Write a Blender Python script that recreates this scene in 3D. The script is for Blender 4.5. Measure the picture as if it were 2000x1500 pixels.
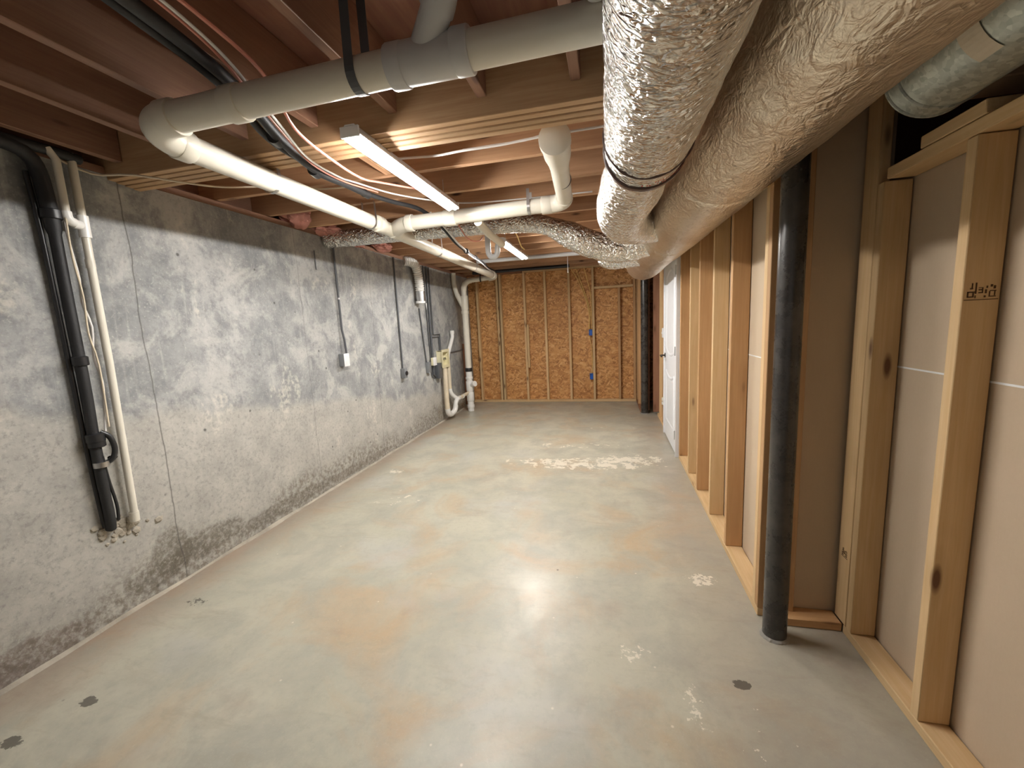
import bpy, bmesh, math, random
from mathutils import Vector, Matrix, noise
random.seed(7)
for o in list(bpy.data.objects): bpy.data.objects.remove(o)
C = bpy.context.scene.collection
V = Vector

# ------------------------------------------------------------------ camera, world, exposure
cam_d = bpy.data.cameras.new('camera'); cam = bpy.data.objects.new('camera', cam_d); C.objects.link(cam)
R0 = V((0.9730997, 0.2252550, -0.0483438)); U0 = V((0.0142905, 0.1504192, 0.9885190)); F0 = V((-0.2299407, 0.9626184, -0.1431539))
m = Matrix(((R0.x, U0.x, -F0.x), (R0.y, U0.y, -F0.y), (R0.z, U0.z, -F0.z))).to_4x4()
m.translation = V((0, 0, 1.4)); cam.matrix_world = m
cam_d.sensor_fit = 'HORIZONTAL'; cam_d.sensor_width = 36; cam_d.lens = 812.6/2000*36; cam_d.clip_start = .02
S = bpy.context.scene; S.camera = cam
S.view_settings.view_transform = 'Standard'; S.view_settings.look = 'None'
S.view_settings.gamma = 1; S.view_settings.use_curve_mapping = False
S.view_settings.exposure = 1.62
w = bpy.data.worlds.new('world'); S.world = w; w.use_nodes = True
w.node_tree.nodes['Background'].inputs[0].default_value = (1.0, .93, .84, 1)
w.node_tree.nodes['Background'].inputs[1].default_value = 0.10
TUBE = 72.0

# ------------------------------------------------------------------ helpers
def link(o, parent=None):
    C.objects.link(o)
    if parent: o.parent = parent
    return o
def new_obj(name, bm, mat, parent=None, smooth=False, loc=None, recalc=True):
    if recalc: bmesh.ops.recalc_face_normals(bm, faces=bm.faces)
    me = bpy.data.meshes.new(name); bm.to_mesh(me); bm.free()
    if smooth:
        for p in me.polygons: p.use_smooth = True
        me.set_sharp_from_angle(angle=math.radians(40)) if hasattr(me, 'set_sharp_from_angle') else None
    o = bpy.data.objects.new(name, me)
    if mat: me.materials.append(mat)
    if loc: o.location = loc
    return link(o, parent)
def tag(o, label=None, cat=None, group=None, kind=None):
    if label: o['label'] = label
    if cat: o['category'] = cat
    if group: o['group'] = group
    if kind: o['kind'] = kind
    return o
def thing(name, label, cat, loc=(0, 0, 0), group=None):
    o = bpy.data.objects.new(name, None); o.location = loc; o.empty_display_size = .05
    link(o); return tag(o, label, cat, group)
def badd(bm, a, b, rot=None):
    a = V(a); b = V(b)
    r = bmesh.ops.create_cube(bm, size=1)
    c = (a+b)/2; s = b-a
    M = Matrix.Translation(c) @ (rot or Matrix.Identity(4)) @ Matrix.Diagonal((abs(s.x), abs(s.y), abs(s.z), 1))
    bmesh.ops.transform(bm, matrix=M, verts=r['verts']); return r['verts']
def bevel(bm, w, seg=1):
    bmesh.ops.bevel(bm, geom=list(bm.edges), offset=w, segments=seg, affect='EDGES', profile=.5)
def sweep(bm, pts, rad, n=20, caps=True, wob=None, sx=1, closed_start=None):
    """tube along pts; rad float or list"""
    P = [V(p) for p in pts]; N = len(P)
    R = rad if isinstance(rad, (list, tuple)) else [rad]*N
    T = []
    for i in range(N):
        a = P[max(i-1, 0)]; b = P[min(i+1, N-1)]; T.append((b-a).normalized() if (b-a).length > 1e-9 else V((0, 0, 1)))
    up = V((0, 0, 1)) if abs(T[0].z) < .9 else V((0, 1, 0))
    x = T[0].cross(up).normalized(); rings = []
    for i in range(N):
        x = (x - T[i]*x.dot(T[i])).normalized(); y = T[i].cross(x)
        ring = []
        for k in range(n):
            a = 2*math.pi*k/n; d = x*math.cos(a)*sx + y*math.sin(a)
            r = R[i]
            p = P[i] + d*r
            if wob: p = P[i] + d*(r*(1+wob(p, a, i)))
            ring.append(bm.verts.new(p))
        rings.append(ring)
    for i in range(N-1):
        for k in range(n):
            bm.faces.new((rings[i][k], rings[i][(k+1) % n], rings[i+1][(k+1) % n], rings[i+1][k]))
    if caps:
        bm.faces.new(rings[0][::-1]); bm.faces.new(rings[-1])
    return rings
def spline(pts, step=.03):
    """Catmull-Rom resample"""
    P = [V(p) for p in pts]; P = [P[0]*2-P[1]] + P + [P[-1]*2-P[-2]]; out = []
    for i in range(1, len(P)-2):
        n = max(2, int((P[i+1]-P[i]).length/step))
        for k in range(n):
            t = k/n; a, b, c, d = P[i-1], P[i], P[i+1], P[i+2]
            out.append(.5*((2*b)+(c-a)*t+(2*a-5*b+4*c-d)*t*t+(3*b-a-3*c+d)*t**3))
    out.append(P[-2]); return out
def arc(p0, pc, p1, n=10):
    """quadratic-ish circular bend from p0 to p1 with corner pc"""
    p0, pc, p1 = V(p0), V(pc), V(p1); o = []
    for i in range(n+1):
        t = i/n; o.append(p0*(1-t)**2 + pc*2*t*(1-t) + p1*t*t)
    return o
def tube_obj(name, pts, r, mat, parent=None, n=20, caps=True):
    bm = bmesh.new(); sweep(bm, pts, r, n, caps); return new_obj(name, bm, mat, parent, True)
def cable(name, pts, r, mat, label, cat='cable', group=None, n=8):
    o = tube_obj(name, spline(pts, .04), r, mat, None, n); return tag(o, label, cat, group)

# ------------------------------------------------------------------ materials
class NT:
    def __init__(s, name):
        s.m = bpy.data.materials.new(name); s.m.use_nodes = True; s.t = s.m.node_tree; s.b = s.t.nodes['Principled BSDF']
    def n(s, typ, **kw):
        x = s.t.nodes.new(typ)
        for k, v in kw.items():
            if k in x.inputs: x.inputs[k].default_value = v
            else: setattr(x, k, v)
        return x
    def l(s, a, b): s.t.links.new(a, b)
    def coord(s, scale=(1, 1, 1), kind='Object', rot=(0, 0, 0), loc=None):
        tc = s.n('ShaderNodeTexCoord'); mp = s.n('ShaderNodeMapping'); mp.inputs['Scale'].default_value = scale; mp.inputs['Rotation'].default_value = rot
        if loc: mp.inputs['Location'].default_value = loc
        s.l(tc.outputs[kind], mp.inputs[0]); return mp.outputs[0]
    def noise(s, vec, scale=5, detail=4, rough=.55, dist=0):
        x = s.n('ShaderNodeTexNoise'); x.inputs['Scale'].default_value = scale; x.inputs['Detail'].default_value = detail
        x.inputs['Roughness'].default_value = rough; x.inputs['Distortion'].default_value = dist
        s.l(vec, x.inputs['Vector']); return x.outputs['Fac']
    def ramp(s, fac, stops, interp='LINEAR'):
        r = s.n('ShaderNodeValToRGB'); r.color_ramp.interpolation = interp
        e = r.color_ramp.elements
        while len(e) < len(stops): e.new(.5)
        for i, (p, c) in enumerate(stops):
            e[i].position = p; e[i].color = (c, c, c, 1) if isinstance(c, (int, float)) else (*c, 1)
        s.l(fac, r.inputs[0]); return r.outputs[0]
    def mix(s, fac, a, b, mode='MIX'):
        x = s.n('ShaderNodeMix', data_type='RGBA', blend_type=mode)
        for sock, v in ((x.inputs[0], fac), (x.inputs[6], a), (x.inputs[7], b)):
            if hasattr(v, 'links'): s.l(v, sock)
            elif isinstance(v, (int, float)): sock.default_value = v if sock.type == 'VALUE' else (v, v, v, 1)
            else: sock.default_value = (*v, 1)
        return x.outputs[2]
    def math(s, op, a, b=0.0, c=None, clamp=False):
        x = s.n('ShaderNodeMath', operation=op, use_clamp=clamp)
        for i, v in enumerate((a, b) if c is None else (a, b, c)):
            if hasattr(v, 'links'): s.l(v, x.inputs[i])
            else: x.inputs[i].default_value = v
        return x.outputs[0]
    def bump(s, h, strength=.3, dist=.01, prev=None):
        x = s.n('ShaderNodeBump'); x.inputs['Strength'].default_value = strength; x.inputs['Distance'].default_value = dist
        s.l(h, x.inputs['Height'])
        if prev: s.l(prev, x.inputs['Normal'])
        s.l(x.outputs[0], s.b.inputs['Normal']); return x.outputs[0]
    def col(s, c):
        if hasattr(c, 'links'): s.l(c, s.b.inputs['Base Color'])
        else: s.b.inputs['Base Color'].default_value = (*c, 1)
    def rough(s, v):
        if hasattr(v, 'links'): s.l(v, s.b.inputs['Roughness'])
        else: s.b.inputs['Roughness'].default_value = v
    def metal(s, v): s.b.inputs['Metallic'].default_value = v

def simple(name, c, rough=.5, metal=0, bump=0, bscale=60, var=.08):
    t = NT(name); v = t.coord(); f = t.noise(v, 6, 4)
    t.col(t.mix(f, tuple(x*(1-var*2) for x in c), tuple(min(1, x*(1+var)) for x in c))); t.rough(rough); t.metal(metal)
    if bump: t.bump(t.noise(v, bscale, 4), bump, .004)
    return t.m
def wood(name, light, dark, knot=(.16, .07, .03), rough=.65, stain=.0, huev=.25, knots=True):
    """lumber; grain runs along local X of the board"""
    t = NT(name); oi = t.n('ShaderNodeObjectInfo'); tc = t.n('ShaderNodeTexCoord')
    off = t.n('ShaderNodeVectorMath', operation='SCALE'); off.inputs['Scale'].default_value = 37.0
    cb = t.n('ShaderNodeCombineXYZ'); t.l(oi.outputs['Random'], cb.inputs[0]); t.l(oi.outputs['Random'], cb.inputs[1]); t.l(oi.outputs['Random'], cb.inputs[2])
    t.l(cb.outputs[0], off.inputs[0]); ad = t.n('ShaderNodeVectorMath', operation='ADD'); t.l(tc.outputs['Object'], ad.inputs[0]); t.l(off.outputs[0], ad.inputs[1])
    def mp(sc):
        x = t.n('ShaderNodeMapping'); x.inputs['Scale'].default_value = sc; t.l(ad.outputs[0], x.inputs[0]); return x.outputs[0]
    g = t.noise(mp((1.2, 30, 30)), 2.2, 5, .6, .6)
    big = t.noise(mp((.8, 5, 5)), 1.5, 3)
    c = t.mix(t.ramp(g, [(.3, 0), (.7, 1)]), dark, light)
    fine = t.noise(mp((4, 160, 160)), 2, 2)
    c = t.mix(t.math('MULTIPLY', fine, .25), c, tuple(x*.55 for x in dark))
    c = t.mix(t.ramp(big, [(.35, 0), (.75, .55)]), c, tuple(x*.8 for x in dark))
    if knots:
        vo = t.n('ShaderNodeTexVoronoi'); vo.inputs['Scale'].default_value = 1.0; vo.inputs['Randomness'].default_value = 1
        t.l(mp((2.6, 9, 9)), vo.inputs['Vector'])
        k = t.ramp(vo.outputs['Distance'], [(.07, 1), (.15, 0)])
        k2 = t.ramp(vo.outputs['Distance'], [(.1, .55), (.32, 0)])
        c = t.mix(k2, c, tuple(x*.75 for x in dark)); c = t.mix(k, c, knot)
    hv = t.n('ShaderNodeHueSaturation'); t.l(c, hv.inputs['Color'])
    t.l(t.math('MULTIPLY_ADD', oi.outputs['Random'], huev, 1-huev/2), hv.inputs['Value'])
    t.col(hv.outputs[0]); t.rough(rough); t.bump(g, .12, .003); return t.m

M_STUD = wood('pine_lumber', (.80, .58, .33), (.68, .45, .22))
M_STUD2 = wood('brown_pine', (.62, .38, .19), (.50, .28, .12))
M_STUDR = wood('red_pine', (.40, .20, .11), (.30, .13, .07))
M_JOIST = wood('joist_lumber', (.60, .36, .20), (.46, .25, .13), knot=(.07, .03, .02))
M_JOIST_DIM = wood('dim_joist_lumber', (.36, .20, .125), (.26, .13, .08), knot=(.07, .03, .02))  # joist lumber with the dimness of the near ceiling put into its colour
M_HEAD = wood('beam_lumber', (.66, .44, .25), (.50, .30, .15), knots=False)
M_PVC = simple('cream_pvc', (.78, .74, .64), .28, var=.05)
M_PVCW = simple('white_pvc', (.86, .85, .82), .25, var=.03)
M_PVCG = simple('grey_pvc', (.62, .62, .62), .35, var=.04)
M_PVCO = simple('aged_pvc', (.76, .66, .50), .4, var=.12)
M_WHITE = simple('white_enamel', (.85, .85, .85), .35, var=.02)
M_DOOR = simple('white_door_paint', (.86, .87, .90), .32, var=.015)
M_BLACK = simple('black_foam', (.018, .018, .02), .6, bump=.3)
M_BLKG = simple('black_rubber', (.02, .02, .022), .35)
M_GREYC = simple('grey_conduit', (.10, .105, .115), .4)
M_GREYB = simple('grey_box', (.20, .21, .22), .45)
M_PINK = simple('pink_cable', (.66, .25, .18), .4)
M_CWHITE = simple('white_cable', (.78, .76, .74), .4)
M_CYEL = simple('yellow_cable', (.85, .60, .22), .45)
M_BLUE = simple('blue_plastic', (.02, .14, .55), .4)
M_CREAMP = simple('cream_plastic', (.80, .74, .50), .45)
M_DARK = simple('dark_bronze', (.04, .035, .03), .35, metal=.6)
M_STEEL = simple('bright_steel', (.55, .55, .55), .35, metal=1, bump=.1)
M_STRAP = simple('brown_strap', (.10, .055, .045), .3)
M_RED = simple('red_ink', (.50, .06, .03), .6)
M_INK = simple('brown_ink', (.10, .05, .02), .8)
M_TAPE = simple('paper_tape', (.70, .62, .50), .7)
M_INSUL = simple('pink_insulation', (.50, .22, .17), .95, bump=1, bscale=30, var=.3)
M_CARD = simple('tan_board', (.50, .32, .18), .8, var=.1)
M_CONCR = simple('grey_mortar', (.30, .28, .25), .9, bump=.6, bscale=60, var=.3)
M_RUBBLE = simple('mortar', (.50, .45, .37), .95, bump=1, bscale=50, var=.35)
t = NT('steel_column'); v = t.coord(); f = t.noise(v, 9, 6, .7)
t.col(t.mix(t.ramp(f, [(.35, 0), (.7, 1)]), (.028, .025, .024), (.075, .066, .058))); t.rough(t.ramp(f, [(.3, .22), (.8, .38)])); t.metal(.1); t.bump(f, .08, .004); M_COL = t.m
t = NT('emissive_tube'); t.b.inputs['Emission Color'].default_value = (1, .975, .93, 1); t.b.inputs['Emission Strength'].default_value = TUBE; t.col((.9, .9, .9)); M_EMIT = t.m
# foil
def foil(name, c, rough, bs, scale, stretch=(1, 1, 1), dirt=(.30, .22, .15), dk=.5, vor=.45, bd=.012):
    t = NT(name); v = t.coord(stretch); 
    n1 = t.noise(v, scale, 8, .62, .9)
    vo = t.n('ShaderNodeTexVoronoi'); vo.feature = 'DISTANCE_TO_EDGE'; vo.inputs['Scale'].default_value = scale*1.2
    nd = t.n('ShaderNodeTexNoise'); nd.inputs['Scale'].default_value = scale*.8; t.l(v, nd.inputs['Vector'])
    t.l(t.mix(.25, v, nd.outputs['Color']), vo.inputs['Vector'])
    rd = t.math('ABSOLUTE', t.math('MULTIPLY_ADD', t.noise(v, scale*.55, 3, .5, 1.6), 2.0, -1.0)); rd2 = t.math('ABSOLUTE', t.math('MULTIPLY_ADD', t.noise(v, scale*1.5, 3, .5, 1.2), 2.0, -1.0))
    n1 = t.math('ADD', t.math('MULTIPLY', n1, .5), t.math('MULTIPLY_ADD', rd, 1.5, t.math('MULTIPLY', rd2, .7)))
    h = t.math('ADD', n1, t.math('MULTIPLY', t.ramp(vo.outputs['Distance'], [(0, 0), (.18, 1)]), vor))
    big = t.noise(t.coord(), 2.3, 4, .6)
    t.col(t.mix(t.ramp(big, [(.4, 0), (.75, dk)]), c, dirt)); t.metal(1)
    t.rough(t.ramp(big, [(.3, rough), (.8, rough+.14)])); t.bump(h, bs, bd); return t.m
M_FOIL = foil('crinkled_foil', (.87, .86, .84), .15, .8, 13, (1, 1.8, 1), (.66, .54, .42), .5, .55, .016)
M_FOILB = foil('dull_foil_wrap', (.80, .73, .63), .30, .42, 26, (1, .5, 1), (.50, .38, .28), .75, 0, .011)
M_FOILC = foil('shiny_flex_foil', (.88, .88, .86), .14, .8, 15, (1, 1, 1), (.68, .60, .50), .35, .5, .015)
t = NT('galvanized_steel'); v = t.coord(); vo = t.n('ShaderNodeTexVoronoi'); vo.inputs['Scale'].default_value = 90; t.l(v, vo.inputs['Vector'])
t.col(t.mix(t.math('MULTIPLY', vo.outputs['Color'], 1.0), (.38, .42, .40), (.68, .72, .68))); t.metal(.75); t.rough(.45); t.bump(vo.outputs['Distance'], .05, .002); M_GALV = t.m
# concrete wall (world-aligned object coords: y along, z up)
t = NT('poured_concrete_wall'); v = t.coord(); sep = t.n('ShaderNodeSeparateXYZ'); t.l(v, sep.inputs[0]); Y, Z = sep.outputs[1], sep.outputs[2]
n1 = t.noise(v, 1.6, 6, .62); n2 = t.noise(v, 7, 8, .7); n3 = t.noise(t.coord((1, 9, .8)), 3, 6, .65); n4 = t.noise(v, 45, 5, .7)
base = t.mix(t.ramp(n1, [(.35, 0), (.65, 1)]), (.25, .258, .262), (.40, .40, .39))
base = t.mix(t.ramp(n2, [(.42, 0), (.60, .8)]), base, (.19, .197, .205))
base = t.mix(t.ramp(n3, [(.55, 0), (.75, .5)]), base, (.52, .51, .48))
base = t.mix(t.ramp(t.noise(t.coord(loc=(3, 3, 3)), 3.2, 7, .68, .5), [(.48, 0), (.60, .7)]), base, (.50, .495, .47))
# paler, warmer lower band with a wavy upper edge that drops towards the far end
wv = t.noise(t.coord((1, 1, .25)), 1.3, 4, .6); fr = t.noise(v, 12, 5)
edge = t.math('ADD', t.math('MULTIPLY_ADD', Y, -.16, 1.38), t.math('ADD', t.math('MULTIPLY', wv, .45), t.math('MULTIPLY', fr, .05)))
edge = t.math('SUBTRACT', edge, .30)
low = t.math('MULTIPLY', t.math('SUBTRACT', edge, Z), 14, clamp=True)
lowc = t.mix(t.ramp(n2, [(.35, 0), (.7, 1)]), (.50, .48, .43), (.38, .365, .33))
lowc = t.mix(t.ramp(n4, [(.45, 0), (.75, .4)]), lowc, (.28, .27, .25))
base = t.mix(t.math('MULTIPLY', low, .8), base, lowc)
# white blotches
bl = t.math('MULTIPLY', t.ramp(t.noise(t.coord((1, 1, .5)), 5, 5, .65), [(.60, 0), (.66, 1)]), t.ramp(t.noise(v, 30, 3), [(.4, 0), (.6, 1)]))
base = t.mix(t.math('MULTIPLY', bl, .55), base, (.66, .63, .55))
# dark pits and damp mildew near the floor
pit = t.n('ShaderNodeTexVoronoi'); pit.inputs['Scale'].default_value = 5; t.l(v, pit.inputs['Vector'])
base = t.mix(t.ramp(pit.outputs['Distance'], [(.03, .8), (.06, 0)]), base, (.06, .06, .055))
mm = t.math('MULTIPLY', t.math('SUBTRACT', t.math('MULTIPLY', t.noise(t.coord((1, 1, .6)), 2.6, 3, .6), .62), t.math('ADD', Z, .06)), 9, clamp=True)
mm = t.math('MULTIPLY', mm, t.ramp(t.noise(v, 26, 6, .7), [(.42, 0), (.6, 1)]))
base = t.mix(t.math('MULTIPLY', mm, .7), base, (.13, .105, .07))
def spot(y0, z0, ry, rz, s=1):   # a stain with its own place on the wall
    a = t.math('DIVIDE', t.math('SUBTRACT', Y, y0), ry); b = t.math('DIVIDE', t.math('SUBTRACT', Z, z0), rz)
    d = t.math('SUBTRACT', 1.0, t.math('ADD', t.math('MULTIPLY', a, a), t.math('MULTIPLY', b, b)), clamp=True)
    return t.math('MULTIPLY', t.ramp(t.math('MULTIPLY', d, t.math('MULTIPLY', t.noise(v, 9, 9, .78), 2.3)), [(.46, 0), (.70, 1)]), t.math('MULTIPLY', t.ramp(n4, [(.38, .25), (.58, 1)]), s))
for a_ in ((1.72, .20, .16, .20, .75), (1.95, .15, .34, .12, .75), (1.62, .12, .22, .10, .6)): base = t.mix(spot(*a_), base, (.13, .11, .08))
base = t.mix(spot(2.6, .09, .8, .08, .7), base, (.13, .11, .08))
base = t.mix(spot(3.6, .07, .8, .06, .6), base, (.14, .11, .08))
base = t.mix(spot(1.0, .06, .45, .13, .6), base, (.15, .10, .08))
base = t.mix(spot(5.9, .15, .5, .25, .5), base, (.22, .17, .10))
base = t.mix(t.ramp(n4, [(.52, 0), (.75, .55)]), base, (.17, .165, .155)); base = t.mix(t.ramp(t.noise(v, 70, 4, .7), [(.56, 0), (.72, .45)]), base, (.60, .58, .53))
# form seams and cracks: thin dark vertical lines that wander
for y0, st in ((1.765, .85), (3.0, .45), (.95, .35), (4.05, .6), (5.0, .3), (6.1, .3)):
    wob = t.math('MULTIPLY', t.math('SUBTRACT', t.noise(t.coord((0, 0, 1), loc=(y0, y0, 0)), 3, 4), .5), .05)
    d = t.math('ABSOLUTE', t.math('SUBTRACT', Y, t.math('ADD', wob, y0)))
    base = t.mix(t.math('MULTIPLY', t.ramp(d, [(.001, 1), (.0045, 0)]), st), base, (.07, .065, .06))
t.col(base); t.rough(.82)
t.bump(t.math('ADD', t.math('MULTIPLY', n2, .5), t.math('MULTIPLY', n4, .3)), .35, .01); M_CONC = t.m
# floor
t = NT('stained_concrete_floor'); v = t.coord(); sep = t.n('ShaderNodeSeparateXYZ'); t.l(v, sep.inputs[0]); X, Y = sep.outputs[0], sep.outputs[1]
n1 = t.noise(v, .9, 5, .6, .6); n2 = t.noise(v, 3.5, 7, .65, .4); n3 = t.noise(v, 26, 6, .7)
base = t.mix(t.ramp(n1, [(.38, 0), (.62, 1)]), (.43, .42, .33), (.50, .48, .385))
base = t.mix(t.ramp(n2, [(.42, 0), (.62, .7)]), base, (.35, .345, .29))
base = t.mix(t.ramp(t.noise(t.coord(loc=(4, 7, 0)), 1.7, 6, .6, .8), [(.50, 0), (.68, .8)]), base, (.46, .34, .21))
base = t.mix(t.ramp(t.noise(t.coord(loc=(9, 2, 0)), 2.6, 6, .65), [(.58, 0), (.74, .5)]), base, (.30, .22, .17))
base = t.mix(t.ramp(t.noise(t.coord(loc=(1, 3, 0)), 1.3, 4, .6), [(.56, 0), (.70, .55)]), base, (.47, .475, .45))
base = t.mix(t.ramp(n3, [(.5, 0), (.75, .4)]), base, (.30, .28, .23)); base = t.mix(t.ramp(t.noise(v, 75, 5, .75), [(.55, 0), (.75, .4)]), base, (.58, .55, .46)); base = t.mix(t.ramp(t.noise(t.coord((1, 3.5, 1), loc=(2, 8, 0)), 2.4, 7, .7, 1.2), [(.55, 0), (.68, .45)]), base, (.35, .31, .235))
# rusty brown band by the left wall
e = t.math('MULTIPLY', t.math('SUBTRACT', -1.95, t.math('ADD', X, t.math('MULTIPLY', n2, .45))), 5, clamp=True)
base = t.mix(t.math('MULTIPLY', e, .5), base, (.30, .20, .145))
e2 = t.math('MULTIPLY', t.math('SUBTRACT', t.math('ADD', X, t.math('MULTIPLY', n2, .4)), .42), 5, clamp=True)
base = t.mix(t.math('MULTIPLY', e2, .35), base, (.30, .235, .19))
def patch(x0, y0, rx, ry, thr, sc, off):
    a = t.math('DIVIDE', t.math('SUBTRACT', X, x0), rx); b = t.math('DIVIDE', t.math('SUBTRACT', Y, y0), ry)
    d = t.math('SUBTRACT', 1.0, t.math('ADD', t.math('MULTIPLY', a, a), t.math('MULTIPLY', b, b)), clamp=True)
    nn = t.noise(t.coord((1, 1, 1), loc=(off, off*2, 0)), sc, 5, .6)
    fl_ = t.noise(t.coord(loc=(off, 0, 0)), sc*3.2, 5, .7); nn = t.math('ADD', t.math('MULTIPLY', nn, .6), t.math('MULTIPLY', fl_, .4))
    return t.ramp(t.math('MULTIPLY', t.math('POWER', d, .35), nn), [(thr, 0), (thr+.012, 1)])
WH = (.74, .69, .58)
for a in ((-.3, 4.0, 1.2, .28, .475, 9, 1), (.15, 4.15, .6, .25, .47, 10, 3), (-.4, 4.6, 1.2, .2, .53, 9, 4), (-1.75, 3.0, .5, .35, .56, 12, 5), (-2.1, 3.6, .12, .12, .48, 16, 6),
          (.46, 2.2, .14, .10, .47, 18, 8), (.07, 1.64, .12, .10, .50, 22, 9), (.28, 1.42, .10, .22, .53, 20, 11), (-.9, 2.6, 1.2, .9, .66, 20, 13), (.5, 1.3, .3, .5, .6, 16, 15), (-.3, 5.4, 1.6, .6, .60, 6, 17)):
    base = t.mix(t.math('MULTIPLY', patch(*a), .9), base, WH)
for a in ((-2.03, 1.02, .05, .03, .37, 30, 21), (-2.11, .84, .055, .03, .37, 30, 22), (-2.2, 1.6, .14, .06, .50, 25, 23), (.47, 1.55, .04, .03, .35, 25, 24), (-1.9, 1.4, .5, .5, .68, 22, 25)):
    base = t.mix(t.math('MULTIPLY', patch(*a), .8), base, (.06, .05, .04))
sp = t.n('ShaderNodeTexVoronoi'); sp.inputs['Scale'].default_value = 7; t.l(v, sp.inputs['Vector'])
base = t.mix(t.ramp(sp.outputs['Distance'], [(.02, .7), (.045, 0)]), base, WH)
sp = t.n('ShaderNodeTexVoronoi'); sp.inputs['Scale'].default_value = 3.1; t.l(t.coord(loc=(3, 1, 0)), sp.inputs['Vector'])
base = t.mix(t.ramp(sp.outputs['Distance'], [(.012, .9), (.026, 0)]), base, (.08, .06, .05))
t.col(base); t.rough(t.ramp(n2, [(.3, .29), (.7, .46)])); t.bump(t.math('ADD', n3, t.math('MULTIPLY', n2, .5)), .12, .006); M_FLOOR = t.m
# OSB
t = NT('osb_sheathing')
def flake(rot, sc, loc):
    m2 = t.n('ShaderNodeMapping'); m2.inputs['Scale'].default_value = (sc*1.0, 1, sc*.28); t.l(t.coord((1, 1, 1), rot=(0, rot, 0), loc=loc), m2.inputs[0]); vv = m2.outputs[0]; vo = t.n('ShaderNodeTexVoronoi'); vo.inputs['Scale'].default_value = 1; t.l(vv, vo.inputs['Vector'])
    s_ = t.n('ShaderNodeSeparateColor'); t.l(vo.outputs['Color'], s_.inputs[0]); return s_.outputs[0]
a = flake(.9, 40, (0, 0, 0)); b = flake(-.7, 46, (3, 0, 5)); c3 = flake(1.5, 38, (7, 0, 2))
mxa = t.mix(t.ramp(t.noise(t.coord(), 22, 2), [(.45, 0), (.5, 1)]), a, b); mxa = t.mix(t.ramp(t.noise(t.coord(loc=(5, 5, 5)), 18, 2), [(.5, 0), (.54, 1)]), mxa, c3)
cc = t.ramp(mxa, [(0, (.34, .14, .04)), (.35, (.58, .28, .09)), (.7, (.74, .39, .14)), (1, (.86, .54, .25))])
lg = t.noise(t.coord(), .9, 4); t.col(t.mix(t.ramp(lg, [(.35, 0), (.7, .4)]), cc, (.42, .19, .06))); t.rough(.6); t.bump(mxa, .25, .004); M_OSB = t.m
# drywall back paper
t = NT('drywall_paper'); v = t.coord(); n1 = t.noise(v, 2, 5); n2 = t.noise(v, 120, 3, .7); fl = t.noise(t.coord((40, 40, 3)), 4, 3)
c = t.mix(n1, (.50, .385, .27), (.585, .465, .335)); c = t.mix(t.math('MULTIPLY', n2, .35), c, (.40, .30, .20)); c = t.mix(t.math('MULTIPLY', fl, .2), c, (.64, .52, .38))
t.col(c); t.rough(.8); t.bump(n2, .08, .002); M_DRY = t.m
t = NT('subfloor_plywood'); n1 = t.noise(t.coord((14, 1.2, 1)), 2, 5, .6, .5); n2 = t.noise(t.coord(), 2, 4)
c = t.mix(t.ramp(n1, [(.3, 0), (.7, 1)]), (.24, .105, .07), (.36, .175, .11)); t.col(t.mix(t.ramp(n2, [(.4, 0), (.7, .6)]), c, (.18, .08, .06))); t.rough(.75); M_PLY = t.m

# ------------------------------------------------------------------ the shell
def plane_box(name, a, b, mat, label=None):
    bm = bmesh.new(); badd(bm, a, b); o = new_obj(name, bm, mat); o['kind'] = 'structure'
    if label: o['label'] = label
    return o
plane_box('floor', (-2.9, -3.2, -.1), (4.2, 7.9, 0), M_FLOOR, 'worn stained grey-green concrete basement floor')
# left foundation wall, slightly uneven face, built as a grid
bm = bmesh.new(); badd(bm, (-2.72, -3.2, 0), (-2.46, 7.26, 2.24)); plane = new_obj('wall_left', bm, M_CONC); plane['kind'] = 'structure'; plane['label'] = 'poured concrete foundation wall along the left side'
plane_box('ceiling', (-2.72, -3.2, 2.52), (3.4, 7.9, 2.56), M_PLY, 'reddish plywood subfloor seen between the joists')
plane_box('wall_far', (-2.72, 7.30, 0), (.80, 7.32, 2.52), M_OSB, 'orange-brown strand board sheathing on the far wall')
# drywall faces
plane_box('wall_right', (.742, 2.01, 0), (.755, 4.245, 2.52), M_DRY, 'tan drywall behind the right studs')
plane_box('wall_right_recess', (1.062, -3.2, 1.172), (1.075, 2.0, 1.885), M_DRY, 'upper tan drywall sheet behind the nearest studs')
plane_box('wall_right_recess_lower', (1.062, -3.2, 0), (1.075, 2.0, 1.166), M_DRY, 'lower tan drywall sheet behind the nearest studs')
plane_box('dark_void_backdrop', (1.5, -3.2, 0), (1.52, 7.9, 2.52), M_PLY)  # added dark panel standing in for the unlit void above the near top plate
plane_box('wall_jog', (.742, 2.0, 0), (1.075, 2.012, 2.52), M_DRY, 'shaded tan drywall of the recess behind the steel column')
plane_box('wall_right_far', (.742, 5.27, 0), (.755, 7.3, 2.52), M_DRY)
plane_box('wall_right_over_door', (.742, 4.245, 2.065), (.755, 5.27, 2.52), M_DRY)
bm = bmesh.new(); badd(bm, (1.0605, -3.2, 1.166), (1.0735, 2.0, 1.172)); tr = new_obj('trim_1', bm, M_WHITE); tr['kind'] = 'structure'; tr['label'] = 'white paper edge where two drywall sheets meet'
bm = bmesh.new(); badd(bm, (.741, 2.06, 1.1675), (.745, 4.19, 1.173)); tr = new_obj('trim_2', bm, M_WHITE); tr['kind'] = 'structure'
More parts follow.
